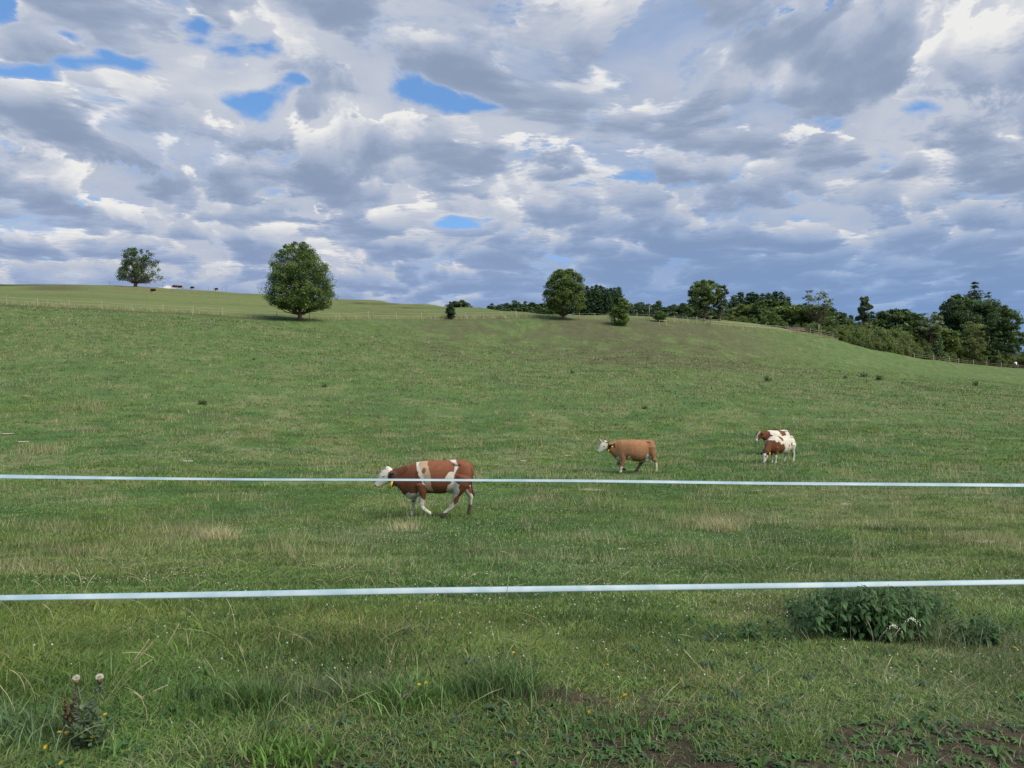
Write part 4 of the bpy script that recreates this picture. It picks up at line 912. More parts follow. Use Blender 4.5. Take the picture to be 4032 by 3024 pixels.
M_horn = solid('horn', (.55, .52, .44), .45, 12, .15)
M_darkhorn = solid('dark_horn', (.07, .06, .055), .45, 12, .2)
M_yellow = solid('yellow_tag', (.75, .46, .03), .5, 20, .06)
M_strap = solid('black_strap', (.02, .02, .022), .7, 30, .2)
def strap_ring(c, n_, rad_u, rad_v, w, name, mat_, parent, n=28):
    """a closed band round the neck: centre c, axis n_, radii vectors"""
    ax = Vector(n_).normalized(); a = Acc(); V = []
    for i in range(n):
        t = 2*math.pi*i/n; d = Vector(rad_u)*math.cos(t)+Vector(rad_v)*math.sin(t)
        for s, q in ((-1, 1.0), (1, 1.0), (1, 1.06), (-1, 1.06)): V.append(Vector(c)+ax*(w/2*s)+d*q)
    Q = [[i*4+j, ((i+1) % n)*4+j, ((i+1) % n)*4+(j+1) % 4, i*4+(j+1) % 4] for i in range(n) for j in range(4)]
    a.add([tuple(v) for v in V], Q, None, (1, 1, 1)); return obj(name, a.mesh(name), mat_, parent)
def text_mesh(body, size, name='digits'):
    cu = bpy.data.curves.new('t', 'FONT'); cu.body = body; cu.size = size; cu.align_x = 'CENTER'; cu.align_y = 'CENTER'; cu.extrude = .0008
    o = bpy.data.objects.new('t', cu); COL.objects.link(o); me = bpy.data.meshes.new_from_object(o.evaluated_get(bpy.context.evaluated_depsgraph_get())); me.name = name
    bpy.data.objects.remove(o); bpy.data.curves.remove(cu); return me

def trunk_loft(bm, rows, fx, fz):
    st = []
    for (x, t, b, hw) in rows:
        zt, zb = fz(t), fz(b); c = (zt*0.47+zb*0.53)
        st.append(((fx(x), 0, (zt+zb)/2), (0, 0, (zt-zb)/2), (0, hw, 0)))
    loft(bm, st, 28, 0.88)

def cow_walking():
    """brown and white cow striding left; measured off the photograph (units of the enlarged crop)"""
    k = .001388; fx = lambda x: (x-1055)*k; fz = lambda z: (1152-z)*k
    bm = bmesh.new()
    trunk_loft(bm, [(1903, 285, 440, .10), (1880, 222, 520, .19), (1800, 165, 600, .255), (1700, 142, 655, .29), (1600, 146, 690, .30), (1500, 157, 715, .33), (1400, 160, 735, .345), (1300, 160, 738, .36), (1200, 165, 730, .36),
                    (1100, 172, 735, .34), (1000, 178, 765, .30), (930, 190, 812, .27), (850, 218, 842, .24), (780, 240, 825, .20), (720, 258, 765, .165), (650, 276, 690, .14), (580, 292, 625, .125), (525, 305, 590, .115)], fx, fz)
    P = lambda x, y, z, r: (fx(x), y, fz(z), r*k)
    # head
    def hs(x, z, r, w): return ((fx(x), 0, fz(z)), Vector((-.78, 0, .62)).normalized()*r*k, (0, w, 0))
    loft(bm, [hs(480, 322, 62, .085), hs(470, 368, 105, .105), hs(435, 415, 130, .112), hs(375, 465, 118, .110), hs(330, 515, 95, .092), hs(285, 560, 72, .076), hs(250, 592, 58, .070), hs(232, 605, 50, .066)], 22, .92)
    ball(bm, (fx(425), 0, fz(300)), (.06, .075, .055)); ball(bm, (fx(365), -.085, fz(430)), (.04, .03, .03)); ball(bm, (fx(365), .085, fz(430)), (.04, .03, .03))
    for s in (-1, 1):
        ball(bm, (fx(515), s*.165, fz(358)), (.035, .085, .055), Matrix.Rotation(s*.45, 3, 'Z').to_euler())
    # hips and shoulders
    for s in (-1, 1):
        ball(bm, (fx(1660), s*.21, fz(208)), (.11, .07, .055)); ball(bm, (fx(1030), s*.21, fz(440)), (.16, .10, .27)); ball(bm, (fx(1750), s*.20, fz(420)), (.20, .11, .30)); ball(bm, (fx(1870), s*.12, fz(290)), (.06, .06, .07))
    N, O = -.17, .17
    limb(bm, [P(1030, N-.03, 560, 120), P(1040, N-.03, 680, 92), P(1045, N-.02, 770, 64), P(1035, N, 870, 50), P(1030, N, 945, 48), P(1060, N, 985, 40), P(1120, N, 1025, 33), P(1175, N, 1062, 33), P(1205, N, 1080, 34), P(1235, N, 1088, 30)])
    limb(bm, [P(900, O, 640, 100), P(880, O, 770, 72), P(866, O, 850, 46), P(860, O, 915, 38), P(858, O, 980, 27), P(855, O, 1050, 27), P(842, O, 1090, 34), P(832, O, 1125, 38), P(830, O, 1150, 42)])
    limb(bm, [P(1750, N, 440, 165), P(1715, N-.02, 560, 140), P(1670, N-.02, 660, 100), P(1635, N, 750, 68), P(1620, N, 830, 52), P(1615, N, 885, 48), P(1560, N, 945, 38), P(1500, N, 1000, 34), P(1450, N, 1050, 36), P(1415, N, 1092, 42), P(1390, N, 1125, 46)])
    limb(bm, [P(1760, O, 470, 150), P(1775, O, 580, 110), P(1800, O, 680, 72), P(1845, O, 760, 50), P(1868, O, 810, 46), P(1862, O, 890, 34), P(1857, O, 960, 30), P(1852, O, 1030, 34), P(1840, O, 1075, 40), P(1828, O, 1102, 44)])
    ball(bm, (fx(1545), 0, fz(690)), (.12, .09, .075))
    limb(bm, [P(1870, 0, 215, 30), P(1902, 0, 330, 20), P(1900, 0, 470, 15), P(1882, 0, 580, 13), P(1900, 0, 660, 22), P(1925, 0, 740, 30), P(1928, 0, 785, 16)], 1.0, 10)
    me = remesh(bm, 'body', .0125, 14)
    def col(co):
        x = co[:, 0]/k+1055; z = 1152-co[:, 2]/k; y = co[:, 1]
        wob = 16; xn = x+(fbm(x, z, .02, 5, 3)-.5)*wob*2; zn = z+(fbm(x, z, .02, 9, 3)-.5)*wob*2
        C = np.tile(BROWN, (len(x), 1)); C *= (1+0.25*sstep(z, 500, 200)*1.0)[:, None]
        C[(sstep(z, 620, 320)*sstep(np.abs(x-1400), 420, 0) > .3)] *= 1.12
        body = (z < 700)
        dk = inpoly(x, z, [(500, 300), (760, 250), (800, 300), (700, 420), (540, 460)]); C[dk] *= .62
        beige = inpoly(xn, zn, [(970, 140), (1125, 140), (1150, 260), (1185, 350), (1200, 450), (1205, 560), (1250, 680), (1150, 660), (1100, 560), (1080, 420), (1035, 330), (985, 240)])
        C[beige] = BEIGE*(0.85+.3*fbm(x, z, .03, 3, 3))[beige][:, None]
        C[((xn-1080)/34)**2+((zn-312)/48)**2 < 1] = BROWN*1.3
        w = inpoly(xn, zn, [(905, 150), (978, 150), (985, 240), (1040, 330), (1080, 420), (1080, 520), (1105, 575), (1060, 545), (1030, 480), (1008, 430), (958, 330), (942, 230)])
        w |= inpoly(xn, zn, [(1465, 130), (1600, 130), (1665, 220), (1660, 300), (1612, 360), (1600, 480), (1692, 555), (1672, 610), (1690, 690), (1610, 740), (1465, 730), (1465, 650), (1500, 580), (1555, 520), (1540, 490), (1450, 460), (1490, 365), (1530, 338), (1580, 338), (1608, 290), (1608, 230), (1560, 185)])
        w |= inpoly(xn, zn, [(715, 765), (800, 700), (975, 730), (985, 830), (900, 880), (790, 860)])
        w |= (z > 690) & (x < 1000) & (x > 960) & (z < 780) & (y < 0)
        # legs
        nf = (y < 0) & (x > 940) & (x < 1290) & (zn > np.interp(xn, [960, 1000, 1080, 1130, 1160], [720, 760, 825, 700, 640])) & (z > 735)
        w |= nf
        of = (y > 0.03) & (x < 960) & (z > 850); w |= of & (z > 895); C[of & (np.abs(z-872) < 24)] = BROWN
        nr = (y < 0) & (x > 1330) & (x < 1720) & (zn > np.interp(xn, [1330, 1500, 1580, 1720], [900, 760, 690, 640]))
        w |= nr; brn = inpoly(xn, zn, [(1690, 560), (1900, 400), (1900, 560), (1720, 740), (1680, 860), (1600, 915), (1583, 850), (1600, 790), (1640, 760), (1690, 690)]) & (y < .02)
        w &= ~brn
        orr = (y > 0.02) & (x > 1720) & (z > 600); w |= orr & ~inpoly(xn, zn, [(1780, 560), (1880, 650), (1900, 760), (1850, 750), (1800, 640)])
        head = (x < 512-0.0*z) & (z < 660); w |= head
        w |= inpoly(xn, zn, [(540, 590), (600, 600), (680, 700), (640, 690), (550, 640)])
        W = WHITE*(0.88+.22*fbm(x, z, .05, 13, 3))[:, None]; C[w] = W[w]
        C[head & inpoly(x, z, [(445, 405), (520, 420), (520, 520), (475, 545), (442, 500)])] = BROWN*.85
        ear = (np.abs(y) > .10) & (x > 455) & (x < 610) & (z > 290) & (z < 430); C[ear] = DARK*1.5
        C[(x < 228) & (z > 575) & (z < 625)] = PINK*.75; C[(((x-222)/14)**2+((z-603)/12)**2 < 1) & (np.abs(y) > .01)] = DARK
        C[head & (((x-372)/26)**2+((z-436)/12)**2 < 1)] = PINK*.55
        # mud on the shins
        mud = fbm(x, z, .022, 33, 4); C *= (1-.45*sstep(mud, .52, .68)*sstep(z, 760, 960))[:, None]; C *= (1-.18*sstep(fbm(x, z, .010, 37, 3), .5, .7)*sstep(z, 500, 700))[:, None]
        hoof = ((y > 0) & (x < 960) & (z > 1125)) | ((y < 0) & (x > 1195) & (x < 1320) & (z > 1000)) | ((y < 0) & (x > 1330) & (x < 1640) & (z > 1052)) | ((y > 0) & (x > 1720) & (z > 945)); C[hoof] = HOOF*(1+0.6*fbm(x, z, .05, 3, 2))[hoof][:, None]
        C[(x > 1870) & (z > 620) & (np.abs(y) < .06) & (z < 830)] = DARK*1.4
        C[(x > 1865) & (z > 480) & (z < 620) & (np.abs(y) < .04)] = BROWN*.45
        return C
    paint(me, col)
    root = thing('cow', 'brown cow with white face and white body stripes, striding left behind the upper tape', 'cow', (0, 0, 0), 0, 'cows grazing in the near meadow')
    b = obj('body', me, M_fur, root)
    for s in (-1, 1):
        e = bmesh.new(); ball(e, (fx(362), s*.106, fz(440)), (.017, .010, .013)); m2 = bpy.data.meshes.new('eye'); e.to_mesh(m2); e.free(); obj('eye', m2, M_eye, root)
    co = strap_ring((fx(510), 0, fz(470)), (1, 0, .25), (0, 0, .20), (0, .135, 0), .035, 'collar', M_strap, root)
    a = Acc(); box(a, (0, 0, 0), (.042, .012, .19)); tg = obj('number_plate', a.mesh('number_plate'), M_yellow, co); tg.location = (fx(505), -.138, fz(580)); tg.rotation_euler = (0.15, .28, 0)
    for j, dgt in enumerate('581'):
        t = obj('digit', text_mesh(dgt, .055), M_strap, co); t.location = (fx(505)+.016-.016*j, -.146+.006*j, fz(580)+.055-.055*j); t.rotation_euler = (math.pi/2, 0, -.0)
    return root

def cow_side2():
    """tan cow with a white face, horn and udder, seen from its left"""
    k = .001946; fx = lambda x: (x-1030)*k; fz = lambda z: (1050-z)*k
    bm = bmesh.new()
    trunk_loft(bm, [(1533, 440, 590, .10), (1512, 375, 660, .19), (1465, 330, 690, .25), (1400, 322, 715, .285), (1300, 326, 775, .34), (1200, 324, 805, .39), (1100, 321, 800, .41), (1000, 321, 778, .39), (900, 322, 762, .34), (800, 322, 775, .30), (740, 336, 785, .26), (690, 356, 765, .20),
                    (640, 372, 690, .16), (590, 386, 635, .135), (550, 392, 605, .12), (520, 398, 585, .11)], fx, fz)
    P = lambda x, y, z, r: (fx(x), y, fz(z), r*k)
    def hs(x, z, r, w): return ((fx(x), 0, fz(z)), Vector((-.80, 0, .60)).normalized()*r*k, (0, w, 0))
    loft(bm, [hs(500, 385, 48, .085), hs(485, 420, 78, .105), hs(455, 452, 98, .112), hs(415, 490, 92, .110), hs(375, 530, 72, .090), hs(340, 565, 52, .074), hs(315, 585, 42, .068), hs(303, 595, 37, .062)], 22, .92)
    ball(bm, (fx(455), 0, fz(368)), (.07, .085, .06))
    for s in (-1, 1):
        ball(bm, (fx(430), s*.085, fz(470)), (.045, .03, .03)); ball(bm, (fx(575), s*.19, fz(440)), (.10, .05, .055), Matrix.Rotation(s*.5, 3, 'Z').to_euler())
        ball(bm, (fx(1390), s*.19, fz(368)), (.12, .07, .05)); ball(bm, (fx(810), s*.165, fz(530)), (.22, .11, .27)); ball(bm, (fx(1420), s*.165, fz(500)), (.24, .12, .27))
    N, O = -.17, .17
    limb(bm, [P(830, N+.02, 620, 95), P(830, N, 710, 76), P(825, N, 790, 55), P(805, N, 860, 44), P(795, N, 915, 36), P(788, N, 975, 27), P(780, N, 1010, 31), P(772, N, 1042, 35)])
    limb(bm, [P(800, O, 660, 85), P(775, O, 760, 58), P(755, O, 830, 40), P(750, O, 880, 37), P(790, O, 920, 28), P(840, O, 958, 27), P(880, O, 978, 30), P(910, O, 990, 26)])
    limb(bm, [P(1440, N+.03, 480, 115), P(1450, N+.01, 600, 92), P(1480, N, 690, 62), P(1520, N, 760, 45), P(1548, N, 800, 38), P(1552, N, 860, 29), P(1556, N, 930, 26), P(1560, N, 980, 30), P(1560, N, 1018, 34)])
    limb(bm, [P(1380, O, 620, 110), P(1320, O, 740, 75), P(1265, O, 820, 48), P(1232, O, 870, 36), P(1205, O, 930, 28), P(1170, O, 980, 30), P(1145, O, 1015, 34), P(1130, O, 1030, 36)])
    ball(bm, (fx(1375), 0, fz(745)), (.14, .13, .17)); ball(bm, (fx(1340), -.06, fz(840)), (.022, .022, .05)); ball(bm, (fx(1372), .05, fz(845)), (.022, .022, .05))
    limb(bm, [P(1450, 0, 325, 24), P(1500, 0, 375, 18), P(1522, .0, 500, 12), P(1525, .02, 640, 12), P(1520, .04, 720, 20)], 1.0, 10)
    me = remesh(bm, 'body', .0125, 14)
    def col(co):
        x = co[:, 0]/k+1030; z = 1050-co[:, 2]/k; y = co[:, 1]
        xn = x+(fbm(x, z, .02, 5, 3)-.5)*26; zn = z+(fbm(x, z, .02, 9, 3)-.5)*26
        C = TAN*(0.92+.3*fbm(x, z, .012, 71, 3))[:, None]; C[x > 1375] *= .86; C[(z > 640)] *= .9
        C[inpoly(x, z, [(1200, 350), (1330, 350), (1330, 450), (1240, 450)])] *= 1.12
        w = (x < 500) & (z < 660); w |= inpoly(xn, zn, [(895, 790), (935, 672), (970, 672), (1035, 770), (1030, 820)]) & (y < .1)
        w |= inpoly(xn, zn, [(665, 740), (725, 675), (775, 740), (785, 820), (700, 820)]) | inpoly(x, z, [(520, 590), (560, 600), (600, 650), (550, 640)])
        w |= inpoly(xn, zn, [(1355, 620), (1385, 630), (1440, 690), (1440, 900), (1180, 840), (1220, 790), (1310, 760)])
        w |= (y < 0) & (x < 860) & (z > 905); w |= (y < 0) & (x > 1490) & (zn > 815); w |= ((x-1500)/14)**2+((z-738)/16)**2 < 1
        w |= (y > 0) & (x < 830) & (z > 880) & (z < 960)
        W = WHITE*(.9+.2*fbm(x, z, .04, 13, 3))[:, None]; C[w] = W[w]
        C[(x > 1120) & (x < 1320) & (y > .04) & (z > 820)] = np.array([.14, .085, .055])
        ear = (np.abs(y) > .105) & (x > 505) & (x < 670) & (z > 380) & (z < 500); C[ear] = BROWN*.75
        C[(x < 318) & (z > 570) & (z < 615) & (np.abs(y) > .015)] = PINK*.6; C[((x-432)/24)**2+((z-472)/12)**2 < 1] = PINK*.5
        hoof = ((z > 1022) & (y < 0)) | ((y > 0) & (x < 960) & (z > 955) & (x > 840)) | ((y > 0) & (x > 1090) & (z > 985) & (x < 1250)); C[hoof] = HOOF*1.4
        mud = (z > 900) & (fbm(x, z, .03, 33, 3) > .6); C[mud] *= .6
        return C
    paint(me, col)
    root = thing('cow', 'plain tan cow with white face and one pale horn, following the striped cow', 'cow', (0, 0, 0), 0, 'cows grazing in the near meadow')
    obj('body', me, M_fur, root)
    for s in (-1, 1):
        e = bmesh.new(); ball(e, (fx(430), s*.106, fz(474)), (.017, .010, .013)); m2 = bpy.data.meshes.new('eye'); e.to_mesh(m2); e.free(); obj('eye', m2, M_eye, root)
    V, Q = tubes([([(fx(400), .08, fz(375)), (fx(372), .13, fz(352)), (fx(352), .16, fz(330)), (fx(345), .165, fz(308))], [.026, .022, .016, .007])], 10); o = obj('horn', mesh_np('horn', V, Q, None, None, True), M_horn, root); o['label'] = 'pale upright horn'
    V, Q = tubes([([(fx(480), -.08, fz(385)), (fx(505), -.12, fz(378)), (fx(528), -.14, fz(362))], [.026, .018, .007])], 10); o = obj('horn', mesh_np('horn', V, Q, None, None, True), M_darkhorn, root); o['label'] = 'short dark horn'
    co = strap_ring((fx(530), 0, fz(490)), (1, 0, .35), (0, 0, .20), (0, .135, 0), .03, 'collar', M_strap, root)
    a = Acc(); box(a, (0, 0, 0), (.07, .03, .07)); bx_ = obj('collar_box', a.mesh('collar_box'), M_strap, co); bx_.location = (fx(535), -.15, fz(498))
    a = Acc(); box(a, (0, 0, 0), (.045, .012, .15)); tg = obj('number_plate', a.mesh('number_plate'), M_yellow, co); tg.location = (fx(520), -.135, fz(568)); tg.rotation_euler = (0.1, .35, 0)
    a = Acc(); box(a, (0, 0, 0), (.07, .01, .06)); tg = obj('ear_tag', a.mesh('ear_tag'), M_yellow, root); tg.location = (fx(596), -.245, fz(474)); tg.rotation_euler = (0, .2, .3)
    return root

def cow_generic(mode, pattern, name_label, vox=.015, group='cows grazing in the near meadow'):
    """standing cow in metres, nose towards -x; mode 'graze' or 'up'"""
    bm = bmesh.new(); fx = lambda x: x; fz = lambda z: z
    trunk_loft(bm, [(.93, 1.20, .90, .10), (.88, 1.32, .78, .19), (.78, 1.39, .70, .26), (.65, 1.41, .64, .29), (.45, 1.38, .57, .33), (.2, 1.375, .50, .39), (0, 1.375, .49, .41), (-.2, 1.38, .52, .39), (-.42, 1.40, .55, .33), (-.6, 1.39, .56, .28), (-.72, 1.33, .60, .22), (-.80, 1.27, .68, .17)], fx, fz)
    if mode == 'graze':
        nk = [((-.62, 0, 1.08), .30, .20), ((-.82, 0, .90), .25, .155), ((-.98, 0, .70), .20, .125), ((-1.10, 0, .54), .165, .115)]
        d = Vector((-.62, 0, -.78)).normalized(); u = Vector((-.78, 0, .62)); st = [(c, u*r, (0, w, 0)) for c, r, w in nk]; loft(bm, st, 22)
        hd = Vector((-1.08, 0, .56)); ax = Vector((-.30, 0, -.95)).normalized(); un = Vector((-.95, 0, .30)).normalized()
    else:
        nk = [((-.60, 0, 1.08), .31, .20), ((-.80, 0, 1.11), .26, .16), ((-.98, 0, 1.12), .22, .135), ((-1.14, 0, 1.13), .18, .12)]
        d = Vector((-.9, 0, .1)).normalized(); u = Vector((-.15, 0, .98)).normalized(); st = [(c, u*r, (0, w, 0)) for c, r, w in nk]; loft(bm, st, 22)
        hd = Vector((-1.15, 0, 1.19)); ax = Vector((-.62, 0, -.78)).normalized(); un = Vector((-.78, 0, .62)).normalized()
    loft(bm, [(hd+ax*t+un*o, un*r, (0, w, 0)) for t, o, r, w in ((-.05, 0, .10, .09), (.05, .0, .155, .115), (.16, 0, .155, .115), (.28, .01, .12, .092), (.38, .015, .085, .074), (.45, .015, .072, .070), (.49, .015, .062, .062))], 20, .92)
    pol = hd+ax*-.05+un*.07; ball(bm, pol, (.06, .08, .06)); ears = []
    for s in (-1, 1):
        e = hd+ax*.02+un*.03+Vector((0, s*.19, 0)); ears.append(e); ball(bm, e, (.04, .095, .055), Matrix.Rotation(s*.35, 3, 'Z').to_euler())
        ball(bm, (.62, s*.20, 1.33), (.12, .07, .06)); ball(bm, (-.50, s*.20, .98), (.16, .10, .27)); ball(bm, (.74, s*.19, 1.0), (.17, .11, .27))
    N, O = -.18, .18
    limb(bm, [(-.50, N, .85, .17), (-.50, N, .68, .12), (-.53, N, .52, .075), (-.55, N, .40, .066), (-.55, N, .24, .045), (-.56, N, .13, .052), (-.58, N, .03, .062)])
    limb(bm, [(-.46, O, .85, .17), (-.44, O, .68, .12), (-.42, O, .52, .075), (-.40, O, .40, .066), (-.36, O, .24, .045), (-.36, O, .13, .052), (-.38, O, .03, .062)])
    limb(bm, [(.72, N, .95, .22), (.72, N, .76, .16), (.76, N, .62, .10), (.83, N, .50, .074), (.84, N, .40, .058), (.82, N, .24, .048), (.80, N, .13, .054), (.77, N, .03, .062)])
    limb(bm, [(.68, O, .95, .22), (.62, O, .76, .16), (.60, O, .62, .10), (.65, O, .50, .074), (.65, O, .40, .058), (.60, O, .24, .048), (.57, O, .13, .054), (.54, O, .03, .062)])
    ball(bm, (.55, 0, .62), (.17, .14, .14))
    limb(bm, [(.88, 0, 1.36, .035), (.96, 0, 1.18, .026), (.97, 0, .90, .02), (.97, 0, .66, .018), (.98, 0, .50, .04), (.98, 0, .38, .045), (.98, 0, .30, .02)], 1, 10)
    me = remesh(bm, 'body', vox, 4)
    def col(co):
        s = ((co-np.array(hd)) @ np.array(ax)); hn = (co-np.array(hd)) @ np.array(un)
        return pattern(co, s, hn, ears)
    paint(me, col)
    root = thing('cow', name_label, 'cow', (0, 0, 0), 0, group); obj('body', me, M_fur, root)
    if vox < .03:
        for s in (-1, 1):
            e = bmesh.new(); ball(e, hd+ax*.17+un*.07+Vector((0, s*.108, 0)), (.017, .012, .017)); m2 = bpy.data.meshes.new('eye'); e.to_mesh(m2); e.free(); obj('eye', m2, M_eye, root)
    return root, hd, ax, un
def common(co, C):
    z = co[:, 2]; C[(z < .075)] = HOOF*1.4; m = (z < .4) & (fbm(co[:, 0], z, 9, 3, 3) > .62); C[m] *= .6
    C[(co[:, 0] > .90) & (z < .56)] = DARK*1.5; return C
def pat_graze(co, s, hn, ears):
    x, y, z = co.T; n = (fbm(x, z, 5, 3, 3)-.5)*.22; n2 = (fbm(x, y, 5, 8, 3)-.5)*.2
    C = WHITE*(.86+.26*fbm(x, z+y, 3, 13, 3))[:, None]
    br = (x < -.50+n) & (z > .45+n2*.5) & (z < 1.20+n2*.4) & ~(s > 0.02)
    br |= inpoly(x+n*.5, z+n2*.5, [(-.62, 1.10), (-.45, 1.16), (-.34, .98), (-.18, 1.0), (-.08, .80), (-.14, .58), (-.45, .60), (-.62, .60)]) & (y < .1)
    br &= ~(inpoly(x+n, z, [(-.48, 1.5), (-.7, 1.5), (-.55, 1.1), (-.42, 1.15)]))
    for cx_, cz_, a, b in ((-.22, 1.30, .08, .14), (.50, .98, .07, .09), (.26, .92, .04, .06), (.16, .78, .035, .05), (-.30, 1.36, .06, .1)): br |= (((x+n*.2-cx_)/a)**2+((z-cz_)/b)**2 < 1) & (y < 0.3)
    C[br] = BROWN*(0.85+.3*fbm(x, z, 4, 2, 2))[br][:, None]
    for e in ears: C[np.linalg.norm(co-np.array(e), axis=1) < .10] = BROWN*.6
    C[s > .47] = PINK; m = (np.abs(s-.17) < .035) & (np.abs(hn-.08) < .03) & (np.abs(y) > .07); C[m] = PINK*.6
    return common(co, C)
def pat_up(co, s, hn, ears):
    x, y, z = co.T; n = (fbm(x, z, 5, 30, 3)-.5)*.22
    C = WHITE*(.92+.2*fbm(x, z+y, 3, 13, 3))[:, None]
    br = (x < -.50+n+.25*(z-1.0)*-1.0) & (z > .82+n*.4); br |= inpoly(x+n*.4, z+n*.4, [(-.02, 1.5), (.10, 1.10), (.35, 1.02), (.52, 1.12), (.50, 1.34), (.30, 1.36), (.10, 1.5)])
    blaze = (s > -.1) & (hn > .02) & (np.abs(y) < .048+.04*sstep(s, .25, .45)); br &= ~blaze; br &= ~((s > .42) & (x < -1.1))
    C[br] = BROWN*(0.75+.3*fbm(x, z, 4, 2, 2))[br][:, None]
    for e in ears: C[np.linalg.norm(co-np.array(e), axis=1) < .10] = BROWN*.4
    C[s > .485] = PINK
    return common(co, C)
def pat_far(co, s, hn, ears):
    x, y, z = co.T; C = np.tile(BROWN*.35, (len(x), 1)); C[(z < .62) & (fbm(x, z, 3, 3, 2) > .42)] = WHITE; C[(s > .05) & (fbm(x, z, 3, 9, 2) > .3)] = WHITE; return common(co, C)

c1 = cow_walking(); p = at(1430+1055/4.424, 18.6); c1.location = p+Vector((0, 0, .005))
c2 = cow_side2(); p = at(2300+1030/5.53, 32.6); c2.location = p+Vector((0, 0, .0))
c4, hd, ax, un = cow_generic('graze', pat_graze, 'mostly white cow with brown neck and small flank spots, head down grazing')
c4.rotation_euler = (0, 0, math.radians(33)); c4.location = at(3071, 38.3)
co = strap_ring(tuple(Vector((-1.03, 0, .62))), (.62, 0, .78), Vector((-.78, 0, .62))*.185, (0, .13, 0), .03, 'collar', M_strap, c4)
a = Acc(); box(a, (0, 0, 0), (.06, .012, .20)); tg = obj('number_plate', a.mesh('number_plate'), M_yellow, co); tg.location = (-.93, -.13, .52); tg.rotation_euler = (0, .1, 0)
c3, hd, ax, un = cow_generic('up', pat_up, 'white cow with brown neck and back patch, white blaze, head raised behind the grazing cow')
c3.rotation_euler = (0, 0, math.radians(27)); c3.location = hit(3053, 1790)
for s in (1, -1):
    b0 = hd+ax*-.04+un*.06+Vector((0, s*.08, 0)); V, Q = tubes([([tuple(b0), tuple(b0+Vector((-.02, s*.05, .05))), tuple(b0+Vector((-.06, s*.06, .10)))], [.024, .018, .006])], 8)
    obj('horn', mesh_np('horn', V, Q, None, None, True), M_darkhorn, c3)
# cattle far away on the skyline
cf, _, _, _ = cow_generic('graze', pat_far, 'dark brown cow grazing just below the skyline, right of the oak', .035, 'distant cattle on the left hilltop')
first = True
for px, d, rz, lb in ((603, 236, math.radians(165), None), (689, 284, math.radians(20), 'left cow of the close pair on the left skyline'), (708, 289, math.radians(170), 'right cow of the close pair on the left skyline'),
                      (757, 286, math.radians(160), 'paler cow alone on the skyline right of the pair'), (852, 286, math.radians(150), 'farthest right distant cow on the left skyline')):
    if first: cf.location = at(px, d); cf.rotation_euler = (0, 0, rz); first = False
    else:
        c = dup(cf, at(px, d)+Vector((0, 0, .0)), rz, 1.0 if px < 720 else .9, lb); c['category'] = 'cow'

# ------------------------------------------------------------------ plants by the fence
def stem_pts(a, b, bow=0.0, n=8, side=(0, 0, 1)):
    a = np.array(a, float); b = np.array(b, float); s = np.array(side, float)
    return [a+(b-a)*t+s*bow*4*t*(1-t) for t in np.linspace(0, 1, n)]
M_stem = solid('green_stem', (.12, .17, .06), .7, 20, .2); M_straw = solid('straw', (.40, .35, .19), .8, 30, .25); M_brown = solid('dried_stalk', (.15, .085, .05), .9, 30, .35)
# nettles
def nettles(which, label):
    rs = random.Random(9+which); c0 = at((3440, 2880, 3850)[which], (6.15, 5.8, 5.6)[which]); root = thing('nettle_clump', label, 'nettles', c0)
    lf = Acc(); st = []; stems = []
    if which == 0:
        for i in range(640):
            d = 5.42+rs.random()**0.8*1.8; px = 3420+rs.gauss(0, 1)*120+(d-6)*20; px = min(3780, max(3120, px))
            e = abs(px-3440)/360.0; h = .385*(1-.45*e*e)*(0.72+.42*rs.random())*(1-.34*max(0, d-6.1)); stems.append((px, d, max(.12, h)))
    elif which == 1:
        for i in range(26): stems.append((2640+rs.random()*480, 5.4+rs.random()*.7, .05+.06*rs.random()))
    else:
        for i in range(45): stems.append((3850+rs.gauss(0, 30), 5.5+rs.random()*.35, .14+.08*rs.random()))
    for (px, d, h) in stems:
        p = at(px, d)-c0; lean = np.array([rs.gauss(0, .05), rs.gauss(0, .05)-.02, 0]); top = np.array(p)+lean+np.array([0, 0, h]); st.append((stem_pts(p, top, .01, 4), [.003, .0028, .0024, .0015]))
        nn = max(4, int(h/.045)); base = np.array(p)
        for q in range(nn):
            t = 0.15+.85*(q+.5)/nn; c = base+(top-base)*t; ph = rs.random()*.6+(q % 2)*1.57; L = (.075 if t < .75 else .048)*(.75+.5*rs.random())*min(1.1, .6+h); W = L*.52
            tone = (.62 if t < .5 else .85)+.35*rs.random(); g = np.array([.048, .112, .034])*tone if rs.random() > .12 else np.array([.075, .135, .045])*tone
            if t > .9: g = np.array([.075, .14, .05])*tone
            for s in (0, 1):
                a = ph+s*math.pi+rs.gauss(0, .3); dr = np.array([math.cos(a), math.sin(a), 0]); sd = np.array([-dr[1], dr[0], 0]); dz = -.30-.4*rs.random(); up = np.array([0, 0, 1])
                b0 = c+dr*L*.18; m = c+dr*L*.55+up*L*(.06); e = c+dr*L*1.05+up*L*dz; hw = W*.5
                lf.add([b0, m-sd*hw-up*.25*hw, m+up*.12*hw, m+sd*hw-up*.25*hw, e], None, [[0, 2, 1], [0, 3, 2], [1, 2, 4], [2, 3, 4]], g)
    obj('leaves', lf.mesh('leaves'), M_weed, root); V, Q = tubes(st, 4); obj('stems', mesh_np('stems', V, Q), M_stem, root)
nettles(0, 'dense dark green nettle clump under the lower tape on the right')
nettles(1, 'low young nettles spreading left of the dense nettle clump')
nettles(2, 'small dark leafy weed patch near the right edge, beside the nettles')
